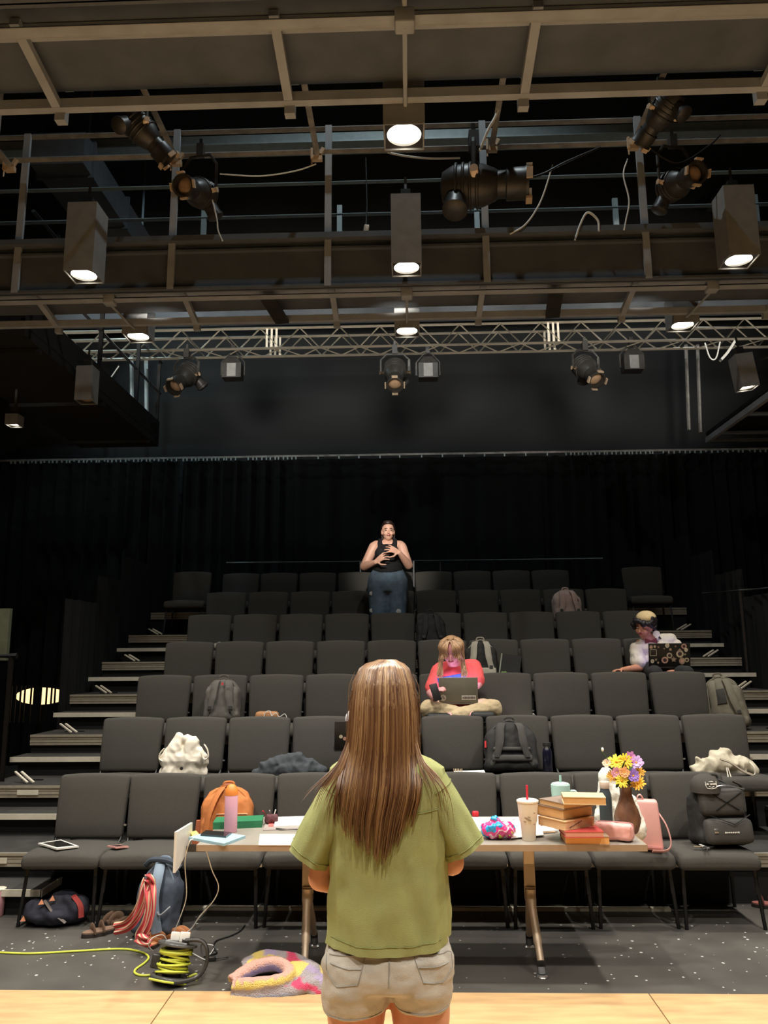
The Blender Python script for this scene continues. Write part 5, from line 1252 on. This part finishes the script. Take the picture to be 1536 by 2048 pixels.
MB().rbox((0, -.105, .16), (.30, .05, .03), .012).build('lumbar_pad', B['charcoal'], t); MB().rbox((0, -.105, .09), (.32, .05, .05), .015).build('lumbar_pad', B['charcoal'], t)
MB().box((-.205, -.06, .20), (.012, .05, .05)).build('red_tag', M['red'], t, smooth=False)
t = backpack('black hiking backpack with bungee cords on the last front row chair', onseat(1438, 1, -.05), .36, .24, .42, B['black'], B['charcoal'], rz=6, seed=7, tilt=-8, straps=False)
MB().rbox((0, -.13, .09), (.32, .10, .16), .04).build('lower_pocket', B['charcoal'], t); MB().rbox((-.01, -.115, .27), (.31, .09, .17), .04).build('upper_pocket', B['charcoal'], t)
for pts in ([(-.12, -.165, .34), (.08, -.165, .22)], [(.12, -.165, .34), (-.08, -.165, .22)], [(-.13, -.175, .19), (.02, -.19, .135)], [(.14, -.175, .19), (.02, -.19, .135)]): MB().tube(pts, .0035, 6).build('bungee_cord', M['darkwire'], t)
MB().tube(spline([(-.13, -.16, .355), (0, -.175, .375), (.14, -.155, .35)], 5), .005, 6).build('zipper', M['chrome'], t)
for i in range(8): MB().box((-.045+i*.0125, -.184, .085), (.0085, .002, .010 if i in (0, 7) else .008)).build('brand_print', STK, t, smooth=False)
MB().rbox((-.105, -.182, .095), (.03, .008, .028), .004).build('buckle', M['chrome'], t); MB().tube(spline([(.10, -.08, .40), (.17, -.06, .36), (.175, -.06, .26), (.15, -.1, .2)], 5), .012, 6, flat=.4).build('strap', B['charcoal'], t)
# cap resting on that backpack
cp = V((at(1408, 1575, 5.55).x, 5.53, at(1408, 1577, 5.53).z-.02))
t = thing('baseball_cap', 'dark baseball cap with pale badge on top of the black hiking backpack', 'cap', cp, R(6))
M['cap'] = mat('dark cap cotton', (66, 62, 56), .9, var=.08)
mbc = MB(); mbc.lathe([(.098, 0), (.098, .03), (.09, .065), (.068, .095), (.035, .112), (.001, .117)], n=28); mbc.build('crown', M['cap'], t)
MB().prism([(.10*math.cos(a)+.075, .085*math.sin(a)) for a in [k*math.pi/12-math.pi/2 for k in range(13)]]+[(.04, .085), (.04, -.085)], .008, (.035, .02, .018), (R(6), R(10), R(28))).build('brim', M['cap'], t)
ringc = lambda x, z: V((.0995*math.sin(x/.0995), -.0995*math.cos(x/.0995)-.001, z))
for pts in ([(-.038, .078), (-.037, .05), (-.030, .036), (0, .033), (.032, .038), (.038, .052), (.037, .080)], [(-.016, .078), (0, .080), (.012, .078)], [(-.018, .048), (0, .043), (.018, .049)]): MB().tube([ringc(*q)+V((0, .008*(q[1]/.08)**2, 0)) for q in pts], .0024, 6).build('badge_outline', STK, t)
for x, w_ in ((-.026, .014), (-.002, .016), (.020, .022)):
    q = ringc(x, .063); MB().box(q+V((0, .003, 0)), (w_, .003, .010), (0, 0, x/.0995)).build('badge_letters', STK, t, smooth=False)
t = backpack('grey green backpack standing at the right end of the third row', V((at(1458, 1420, 7.72).x, 7.72, ztier(3)+.0)), .38, .20, .50, B['olive'], rz=-20, seed=9, tilt=-10, roll=-9)
MB().rbox((-.02, -.105, .30), (.10, .01, .14), .004).build('dark_panel', B['charcoal'], t)
t = backpack('backpack with pale stone straps on a fourth row chair', onseat(962, 4, .04), .34, .17, .42, B['black'], B['stone'], rz=-3, seed=11, tilt=-13)
MB().rbox((.02, -.09, .06), (.26, .05, .10), .02).build('stone_base', B['stone'], t)
t = backpack('pale pink backpack on a sixth row chair at the right', onseat(1134, 6, .05), .36, .2, .40, B['pink'], rz=5, seed=13, tilt=-10)
MB().box((.12, -.10, .24), (.016, .006, .036)).build('tag', M['blackmetal'], t, smooth=False)
backpack('dark backpack barely visible on a fifth row chair right of centre', onseat(862, 5, .04), .34, .18, .42, B['black'], rz=6, seed=15, tilt=-10)
# blue grey backpack on the floor
bp = atz(312, 1868, 0); t = backpack('slate blue backpack on the floor leaning on front row legs', V((bp.x, 5.20, 0)), .28, .18, .43, B['slate'], mat('pale slate strap', (110, 124, 140), .8, var=.1), rz=-14, seed=17, tilt=-14, straps=False)
MB().tube(spline([(.0, -.06, .42), (.03, -.12, .34), (.04, -.14, .2), (.08, -.11, .03)], 6), .032, 8, flat=.32).build('strap', mat('pale slate webbing', (118, 132, 146), .8, var=.1), t)
MB().tube(spline([(-.12, -.03, .40), (-.06, -.06, .435), (.06, -.06, .435), (.13, -.03, .40)], 5), .018, 8).build('top_pad', B['slate'], t)
MB().tube(spline([(.05, -.12, .18), (.09, -.13, .13), (.14, -.10, .18)], 5), .006, 6).build('pocket_edge', mat('grey webbing', (140, 144, 148), .7), t)
# red striped scarf hanging over that backpack
scm = attr_mat('red striped scarf', .8); mb = MB()
def ribbon(cent, wid, seed):
    P = spline(cent, 8); rnd = random.Random(seed); N = len(P); K = 12
    for k in range(K):
        v0, v1 = k/K, (k+1)/K; col = [(.55, .06, .06), (.62, .08, .08), (.55, .42, .26), (.50, .05, .06), (.60, .45, .30), (.42, .04, .07)][(k*5+seed) % 6]; mb.cur = col; vs = []; fs = []
        for i, p in enumerate(P):
            d = (P[min(i+1, N-1)]-P[max(i-1, 0)]).normalized(); s = d.cross(V((0, -1, .15))).normalized(); nn = d.cross(s)
            for v_ in (v0, v1):
                a = (v_-.5)*2; vs.append(p+s*(a*wid*.5)+nn*(.012*math.sin(v_*11+i*.22)))
        for i in range(N-1): fs.append((2*i, 2*i+1, 2*i+3, 2*i+2))
        mb.add(vs, fs)
S_ = lambda px, py, y: at(px, py, y)
ribbon([S_(298, 1758, 5.02), S_(290, 1780, 4.98), S_(282, 1810, 4.97), S_(270, 1835, 4.97), S_(252, 1852, 4.99), S_(228, 1858, 5.0)], .07, 1)
ribbon([S_(300, 1760, 5.02), S_(300, 1790, 4.95), S_(300, 1820, 4.93), S_(293, 1850, 4.92), S_(282, 1872, 4.92), S_(290, 1882, 4.93)], .07, 3)
ribbon([S_(276, 1872, 4.90), S_(284, 1880, 4.87), S_(294, 1884, 4.87), S_(302, 1880, 4.9)], .06, 5); ribbon([S_(292, 1752, 5.03), S_(298, 1758, 4.98), S_(304, 1768, 5.0)], .05, 2)
tag(mb.build('scarf', scm), 'red and cream striped scarf hanging from the slate backpack', 'scarf')
# dark tote on the floor at left
t = thing('tote_bag', 'dark navy patterned bag slumped on the floor under the first chair', 'bag', atz(95, 1858, 0)+V((0, .1, 0)))
mb = MB(); mb.ell((0, 0, .07), (.22, .12, .075)); mb.ell((.06, .03, .12), (.12, .09, .08)); mb.ell((-.12, -.02, .08), (.09, .08, .07)); mb.ell((.14, 0, .09), (.08, .09, .09))
blob(mb, 'bag_body', B['navy'], t, .012, 2, fn=wrinkle(.02, 12, 6))
MB().tube(spline([(-.05, -.06, .16), (.03, -.10, .10), (.12, -.11, .04)], 5), .012, 6, flat=.4).build('strap', mat('grey brown strap', (96, 86, 80), .8), t); MB().tube(spline([(.13, -.03, .18), (.19, -.06, .13), (.205, -.07, .06)], 5), .022, 6, flat=.5).build('red_trim', mat('faded red cloth', (150, 52, 46), .8, var=.2), t)
for x, y, z in ((-.06, -.085, .155), (.0, -.06, .17), (-.17, -.09, .055)): MB().prism([(-.018, -.012), (.018, -.012), (.002, .02)], .006, (x, y, z), (R(80), 0, .3)).build('orange_tip', mat('orange tip', (226, 150, 110), .6), t, smooth=False)
# white canvas bag, sweater, notebook, bottle, cream tote on the second row
M['canvas'] = mat('white canvas', (244, 234, 214), .85, var=.04, bump=.2, bscale=200)
q = onseat(366, 2, .02); t = thing('canvas_bag', 'bright white drawstring canvas bag on the second chair of the second row', 'bag', q)
T_ = lambda px, py, dy=0: at(px, py, q.y+dy)-q
mb = MB()
for a, b, r1, r2 in (((345, 1545), (352, 1490), .095, .06), ((385, 1545), (382, 1490), .085, .06), ((335, 1548), (350, 1500), .07, .06), ((398, 1545), (396, 1505), .06, .05), ((352, 1485), (358, 1474), .05, .03), ((375, 1480), (392, 1484), .045, .03), ((340, 1520), (396, 1520), .09, .08)): mb.cap(T_(*a), T_(*b), r1, r2)
blob(mb, 'bag_body', M['canvas'], t, .010, 3, fn=crease(.016, 8, 8))
for pts in ([(408, 1488), (415, 1500), (416, 1515), (408, 1518), (402, 1505)], [(328, 1497), (320, 1508), (319, 1518), (326, 1522)]): MB().tube(spline([T_(*p_, -.08) for p_ in pts], 5), .012, 6, flat=.5).build('drawstring', M['canvas'], t)
MB().lathe([(.013, -.004), (.013, .004)], T_(363, 1537, -.14), 16, rot=(R(90), 0, 0)).build('metal_badge', M['blackmetal'], t)
q = onseat(578, 2, -.02); t = thing('sweater', 'dark slate sweater thrown in a heap on a second row chair', 'clothing', q); T_ = lambda px, py, dy=0: at(px, py, q.y+dy)-q
mb = MB()
for a, b, r1, r2 in (((515, 1545), (590, 1540), .045, .09), ((590, 1540), (640, 1540), .09, .05), ((560, 1525), (595, 1518), .05, .05), ((595, 1520), (635, 1530), .05, .03), ((530, 1535), (560, 1525), .05, .05)): mb.cap(T_(*a), T_(*b), r1, r2)
blob(mb, 'knit', mat('slate knit', (66, 70, 74), .9, var=.12, bump=.3, bscale=220), t, .010, 2, fn=crease(.016, 10, 4))
t = pslab('spiral_notebook', 'white spiral notebook on a second row chair', 'notebook', [(905, 1556), (975, 1554), (968, 1540), (908, 1542)], onseat(930, 2).z+.008, .022, PAPER)
q = t.location
c_ = thing('notebook_coil', 'wire binding standing at the left end of the white notebook', 'wire', q+V((-.10, 0, .02)))
for i in range(6): MB().tube([V((-.02+.012*i, .02*math.sin(a)-.03, .022+.022*math.cos(a))) for a in [k*.5236 for k in range(12)]], .0018, 5, closed=True).build('ring', M['clip'], c_)
c_.parent = None
q = onseat(1094, 2, .0)
lathe_thing('water_bottle', 'dark blue bottle beside the large black backpack', 'bottle', q, [('bottle_body', [(.001, 0), (.036, 0), (.038, .005), (.038, .15), (.03, .18), (.022, .19)], mat('navy gloss', (24, 24, 40), .2, var=.05, coat=.5)), ('neck_ring', [(.0235, .188), (.0235, .20)], M['chrome']), ('cap', [(.03, .198), (.032, .205), (.03, .228), (.001, .23)], M['blackmetal'])])
q = onseat(1445, 2, -.03); t = thing('canvas_tote', 'cream canvas tote bag lying on the last second row chair', 'bag', q); T_ = lambda px, py, dy=0: at(px, py, q.y+dy)-q
mb = MB()
for a, b, r1, r2 in (((1395, 1540), (1440, 1525), .05, .08), ((1440, 1528), (1485, 1530), .09, .06), ((1485, 1530), (1505, 1540), .06, .04), ((1420, 1545), (1480, 1545), .06, .06), ((1430, 1515), (1450, 1508), .05, .04), ((1395, 1518), (1405, 1535), .03, .05)): mb.cap(T_(*a), T_(*b), r1, r2)
blob(mb, 'bag_body', mat('cream canvas', (206, 196, 172), .9, var=.1, bump=.2, bscale=200), t, .010, 2, fn=crease(.02, 9, 3))
MB().tube(spline([T_(1440, 1518, -.14), T_(1460, 1525, -.17), T_(1485, 1542, -.17), T_(1505, 1550, -.14)], 5), .020, 6, flat=.4).build('strap', mat('taupe webbing', (150, 138, 120), .85), t); MB().tube(spline([T_(1497, 1522, -.1), T_(1508, 1535, -.12), T_(1510, 1548, -.12), T_(1502, 1553, -.12)], 5), .010, 6, flat=.6).build('handle', M['canvas'], t)
for dx in (0, 7): MB().tube([T_(1453+dx*.4, 1535, -.16), T_(1458+dx, 1563, -.22)], .004, 6).build('cord', M['canvas'], t)
# third row: pouch with cable, papers
q = onseat(535, 3, -.02); t = thing('leather_case', 'small tan leather case with white cable on a third row chair', 'case', q, R(-6)); MB().rbox((0, 0, .05), (.22, .10, .09), .035).build('case_body', mat('tan leather', (178, 126, 82), .6, var=.1), t); MB().tube(spline([(-.1, -.052, .05), (0, -.055, .055), (.1, -.052, .05)], 4), .004, 6).build('zipper', mat('brown zip', (110, 74, 50), .6), t)
MB().tube(spline([(-.02, -.06, .03), (.0, -.055, .09), (.04, -.05, .10), (.06, -.06, .06), (.10, -.06, .085), (.13, -.06, .05), (.18, -.05, .075), (.21, -.06, .02)], 6), .0035, 6).build('white_cable', M['wire'], t); MB().box((-.0, -.07, .014), (.16, .05, .012)).build('cream_card', PAPER2, t, smooth=False)
pslab('paper_stack', 'white papers on the seat right of the coral shirt person', 'paper', [(1020, 1442), (1078, 1440), (1066, 1424), (1024, 1424)], onseat(1045, 3).z+.012, .012, PAPER)
q = onseat(1012, 4, -.02); t = thing('binder', 'dark binder with green sticker leaning beside the stone-strap backpack', 'binder', q, rot=(R(-12), R(8), R(-14)))
MB().box((.02, 0, .13), (.20, .028, .27)).build('cover', B['black'], t, smooth=False); MB().box((-.082, -.002, .13), (.012, .032, .27)).build('page_edge', mat('sage page edge', (150, 156, 138), .7), t, smooth=False)
MB().prism([(.05*math.cos(a)*(1 if k % 2 else .75), .035*math.sin(a)*(1 if k % 2 else .8)) for k, a in enumerate([k*6.283/14 for k in range(14)])], .002, (-.03, -.0155, .055), (R(90), 0, 0)).build('green_sticker', mat('green sticker', (120, 160, 76), .6), t, smooth=False)
q = onseat(443, 5, .05); t = thing('folded_cap', 'small grey cloth on a fifth row chair near the left', 'cloth', q); blob(MB().ell((0, 0, .05), (.10, .06, .045)).cap((.02, 0, .05), (.14, 0, .08), .025, .02), 'cloth', B['stone'], t, .01, 2, fn=wrinkle(.01, 18))
# front row small things
sz = SEAT-.006
t = pslab('tablet', 'white framed tablet lying on the first front row chair', 'tablet', [(76, 1686), (113, 1697), (158, 1692), (122, 1679)], sz, .010, mat('white tablet frame', (214, 212, 204), .4))
c0 = t.location; P = [atz(*c, sz+.010) for c in ((85, 1686.2), (114, 1694.6), (149, 1691), (121, 1681))]
o = MB().prism([(p_.x-c0.x, p_.y-c0.y) for p_ in P], .001, (0, 0, .0105)).build('screen', BLACKG, t, smooth=False)
t = pslab('phone', 'phone with pink rim lying on the second front row chair', 'phone', [(214, 1691), (232, 1694.5), (258, 1692.5), (240, 1689)], sz, .009, mat('pink phone rim', (206, 150, 142), .4))
c0 = t.location; P = [atz(*c, sz+.009) for c in ((219, 1691.2), (233, 1693.6), (253, 1692.2), (239, 1690))]
MB().prism([(p_.x-c0.x, p_.y-c0.y) for p_ in P], .001, (0, 0, .0095)).build('screen', BLACKG, t, smooth=False)
t = thing('key_ring', 'bunch of keys on the last front row chair', 'keys', V((at(1412, 1695, 5.42).x, 5.42, SEAT-.004)), R(20))
MB().tube([(.02*math.cos(a), .02*math.sin(a), .004) for a in [k*.5236 for k in range(12)]], .002, 5, closed=True).build('ring', M['chrome'], t)
for a, m_ in ((.2, 'chrome'), (1.4, 'wire'), (2.6, 'chrome'), (4.0, 'blackmetal')): MB().box((.045*math.cos(a), .045*math.sin(a), .006+.003*a), (.06, .014, .004), (0, 0, a)).ell((.02*math.cos(a), .02*math.sin(a), .006+.003*a), (.012, .012, .004)).build('key', M[m_], t, smooth=False)
# pink handbag between table and chair
q = V((at(1300, 1650, 5.42).x, 5.42, SEAT-.012)); t = thing('handbag', 'pink leather handbag with looped strap on a front row chair', 'handbag', q, R(-12))
MB().rbox((-.015, 0, .16), (.16, .09, .31), .02, fn=lambda p_: (p_.x*(1-.14*(p_.z/.16)), p_.y, p_.z)).build('bag_body', M['pinkl'], t); MB().box((-.015, -.047, .03), (.15, .004, .012)).build('base_band', mat('rose band', (206, 146, 140), .55), t, smooth=False)
MB().tube(spline([(.055, -.02, .24), (.10, -.03, .16), (.12, -.04, .06), (.09, -.06, .015), (.0, -.08, .012)], 6), .014, 8, flat=.35).build('strap', M['pinkl'], t); MB().tube(spline([(-.06, -.01, .30), (-.07, -.01, .33), (-.05, -.01, .345), (-.03, 0, .31)], 5), .012, 6, flat=.4).build('strap', M['pinkl'], t)

# ------------------------------------------------------------------ floor clutter
M['ycord'] = mat('lime yellow cord', (206, 212, 74), .5, var=.04)
def fl(px, py, z=.006): return atz(px, py, z)
tag(MB().tube(spline([fl(-60, 1902), fl(0, 1905), fl(60, 1907), fl(140, 1903), fl(240, 1898), fl(282, 1904), fl(297, 1914), fl(290, 1925), fl(272, 1938), fl(270, 1946), fl(285, 1951), fl(318, 1949)], 8), .006, 8).build('extension_cord', M['ycord']), 'lime yellow extension cord running from the left edge to the reel', 'cord')
rp = fl(340, 1962, 0); t = thing('cable_reel', 'clear cable reel wound with lime yellow cord and black frame', 'cable reel', rp, rot=(R(-14), R(8), 0))
CLR = mat('smoky clear plastic', (120, 120, 116), .25, var=.1, trans=.55)
MB().lathe([(.11, .012), (.112, .015), (.112, .022), (.11, .025), (.02, .025)], n=28).build('bottom_disc', CLR, t); MB().lathe([(.105, .170), (.107, .173), (.107, .180), (.105, .183), (.02, .183)], n=28).build('top_disc', CLR, t)
MB().lathe([(.05, .02), (.05, .175)], n=20).build('drum', M['blackmetal'], t)
mbr = MB(); rnd = random.Random(2)
for i in range(15):
    r_ = .070+rnd.uniform(-.006, .016); z = .042+i*.0082; tx, ty = rnd.uniform(-.14, .14), rnd.uniform(-.14, .14)
    co = MB().tube([(r_*math.cos(a), r_*math.sin(a), z+r_*(tx*math.cos(a)+ty*math.sin(a))) for a in [k*6.283/28 for k in range(28)]], .006, 7, closed=True).build('coil', M['ycord'], t)
MB().tube(spline([(.09, .0, .03), (.135, 0, .05), (.125, 0, .0), (.02, -.13, .012), (-.09, -.1, .01)], 6), .006, 7).build('coil', M['ycord'], t)
MB().tube(spline([(.03, -.04, .20), (.12, -.04, .215), (.17, -.05, .185), (.185, -.05, .11), (.15, -.06, .045), (.06, -.1, .013), (.0, -.11, .013)], 6), .011, 8).build('frame_handle', M['blackmetal'], t)
MB().rbox((-.10, .02, .08), (.05, .06, .07), .008).build('plug_block', M['blackmetal'], t); MB().rbox((.0, -.02, .186), (.12, .07, .012), .004).build('outlet_plate', M['boxmetal'], t)
for x, s in ((-.018, .048), (.035, .055)):
    tp = rp + Euler((R(-14), R(8), 0)).to_matrix() @ V((x, -.02, .192))
    c_ = thing('phone_charger', 'white cube charger on the cable reel, %s one' % ('smaller left' if x < 0 else 'larger right'), 'charger', tp, rot=(R(-14), R(8), R(15)))
    MB().rbox((0, 0, s*.45), (s, s*.75, s*.9), .006).build('charger_body', PAPER, c_)
tag(MB().tube(spline([fl(0, 0) if 0 else at(386, 1678, 4.44), at(380, 1682, 4.40), at(374, 1700, 4.42), at(370, 1730, 4.5), at(373, 1790, 4.62), at(362, 1830, 4.66), at(343, 1876, 4.70)], 8), .0028, 6).build('charging_cable', M['wire']), 'white charging cable dropping from the blue tablet to the reel', 'cable')
tag(MB().tube(spline([at(412, 1692, 4.52), at(414, 1704, 4.5), at(424, 1740, 4.52), at(437, 1772, 4.56), at(428, 1800, 4.6), at(400, 1832, 4.66), at(382, 1858, 4.7), at(350, 1882, 4.68)], 8), .0028, 6).build('charging_cable', M['wire']), 'white charging cable curving from under the table to the reel', 'cable')
tag(MB().tube(spline([at(335, 1882, 4.68), at(325, 1870, 4.66), at(305, 1876, 4.62), at(297, 1890, 4.62), at(305, 1902, 4.66)], 6), .0026, 6).build('charging_cable', M['wire']), 'short white cable looped at the left of the reel', 'cable')
tag(MB().tube(spline([fl(398, 1884, .12), fl(402, 1888), fl(428, 1892), fl(418, 1912), fl(412, 1920), fl(395, 1912), fl(378, 1902, .03)], 6), .003, 6).build('charging_cable', M['wire']), 'white cable lying on the floor right of the reel', 'cable')
tag(MB().tube(spline([fl(490, 1850), fl(480, 1862), fl(460, 1872), fl(432, 1882), fl(428, 1896), fl(433, 1906), fl(408, 1914)], 6), .004, 6).build('power_cable', M['darkwire']), 'black power cord on the floor left of the table leg', 'cord')
t = thing('power_plug', 'small black plug on the floor above the striped blanket', 'plug', fl(424, 1922, 0), R(10)); MB().rbox((-.0, 0, .012), (.04, .025, .024), .006).build('plug_body', M['blackmetal'], t); MB().tube([(.02, 0, .01), (.09, .02, .008)], .004, 6).build('lead', M['darkwire'], t)
# striped knitted blanket
bp = fl(545, 1985, .0); t = thing('knit_blanket', 'folded knitted blanket with pink, grey, yellow and lilac stripes on the floor', 'blanket', V((bp.x, bp.y, .0)))
bm_ = attr_mat('striped knit', .95, bump=.9, bscale=170)
Bk = lambda px, py, y: at(px, py, y)-V((bp.x, bp.y, 0))
y0 = bp.y; mb = MB()
C0 = spline([Bk(466, 1990, y0-.05), Bk(530, 1988, y0-.07), Bk(590, 1980, y0-.05), Bk(630, 1968, y0-.02), Bk(668, 1985, y0-.02)], 6)          # bottom fold
C1 = spline([Bk(466, 1972, y0-.05), Bk(520, 1969, y0-.07), Bk(572, 1958, y0-.04), Bk(574, 1938, y0+.05), Bk(540, 1926, y0+.10), Bk(490, 1944, y0+.06), Bk(462, 1964, y0+.0)], 6)   # looped fold
C2 = spline([Bk(485, 1938, y0+.12), Bk(530, 1920, y0+.17), Bk(580, 1924, y0+.17), Bk(620, 1942, y0+.14), Bk(655, 1962, y0+.10)], 6)
mb.tube(C0, .038, 12); mb.tube(C1, .036, 12); mb.tube(C2, .05, 12)
mb.ell(Bk(545, 1980, y0+.08), (.22, .16, .045)); mb.ell(Bk(605, 1950, y0+.09), (.12, .12, .07)); mb.ell(Bk(635, 1970, y0+.05), (.10, .12, .055))
def blanket_stripes(me):
    """stripe colours follow the folds of the knit"""
    cen = Bk(525, 1950, y0+.02); gr = V(lin((168, 158, 160))); pk_ = V(lin((212, 74, 108))); ye = V(lin((222, 198, 110))); li = V(lin((172, 154, 184))); bl = V(lin((158, 164, 186))); be = V(lin((216, 168, 152)))
    rampA = [li, bl, gr, pk_, gr, li]; rampB = [li, gr, gr, ye, be, be]; rampC = [gr, pk_, gr, gr, ye, li]
    ca = me.color_attributes.new('Col', 'FLOAT_COLOR', 'POINT'); out = []
    for v in me.vertices:
        best = (9, None, None)
        for cv, rp_ in ((C0, rampA), (C1, rampB), (C2, rampC)):
            for q in cv[::2]:
                d_ = (v.co-q).length
                if d_ < best[0]: best = (d_, q, rp_)
        dv = v.co-best[1]; o = V((best[1].x-cen.x, best[1].y-cen.y, 0)); o = o.normalized() if o.length > 1e-4 else V((1, 0, 0))
        x = (math.atan2(dv.z, dv.dot(o))/math.pi*.5+.5+.04*noise.noise(v.co*9)) % 1 if best[2] is not rampC else (v.co.x*2.6+v.co.y*1.4-v.co.z*1.5+10+.06*noise.noise(v.co*8)) % 1
        if best[2] is rampA: x = (dv.z/.09+.5)*.55+max(0, min(.45, (v.co.x-.10)*2.6))
        x = max(0, min(.9999, x))*len(best[2]); i = int(x); f = min(1, max(0, (x-i-.7)/.3)); c = best[2][i].lerp(best[2][(i+1) % len(best[2])], f); out += [c.x, c.y, c.z, 1]
    ca.data.foreach_set('color', out)
blob(mb, 'knit', bm_, t, .009, 3, fn=wrinkle(.006, 14, 2))
blanket_stripes(t.children[0].data)
for v_ in t.children[0].data.vertices:
    if v_.co.z < .004: v_.co.z = .004
# sandals
def sandal(px, py, rz, label, m, s=1.0, group=None, tilt=0):
    p = fl(px, py, 0); t = thing('sandal', label, 'sandal', (p.x, p.y, .0), rot=(R(tilt), 0, R(rz)), group=group); t.scale = (s,)*3
    sole = [(.048*math.cos(a)*(1 if math.sin(a) > 0 else .82), .125*math.sin(a)) for a in [k*6.283/24 for k in range(24)]]
    MB().prism(sole, .022, (0, 0, .011)).build('sole', mat('dark sole', (44, 36, 32), .7), t, smooth=False); MB().prism([(x*.94, y*.96) for x, y in sole], .008, (0, 0, .026)).build('footbed', m, t, smooth=False)
    for y, hh, w_ in ((.055, .055, .022), (.0, .062, .022), (-.075, .05, .014)):
        MB().tube(spline([(-.046, y, .02), (-.040, y, hh*.75), (0, y, hh), (.040, y, hh*.75), (.046, y, .02)], 5), w_, 8, flat=.22).build('strap', m, t)
    return t
M['sand1'] = mat('brown suede', (118, 92, 74), .8, var=.1); M['sand2'] = mat('tan leather strap', (190, 130, 86), .6, var=.1)
sandal(203, 1868, 128, 'brown sandal lying nearest under the second chair', M['sand1']); sandal(232, 1850, 60, 'brown sandal behind its pair under the second chair', M['sand1'])
sandal(312, 1886, 5, 'tan strappy sandal left behind the reel', M['sand2'], .9); sandal(356, 1880, -12, 'tan strappy sandal right behind the reel', M['sand2'], .9)
p = fl(-6, 1832, 0); lathe_thing('tumbler', 'pink tumbler standing on the floor at the left edge', 'tumbler', p, [('cup_body', [(.001, 0), (.036, 0), (.04, .01), (.045, .17), (.043, .175), (.001, .17)], mat('dusty pink', (196, 142, 148), .5)), ('rim', [(.046, .168), (.047, .176), (.043, .178)], M['nosing'])])
t = sandal(1542, 1815, 80, 'reddish shoe on the aisle floor at the right edge', mat('reddish leather', (150, 92, 84), .6))
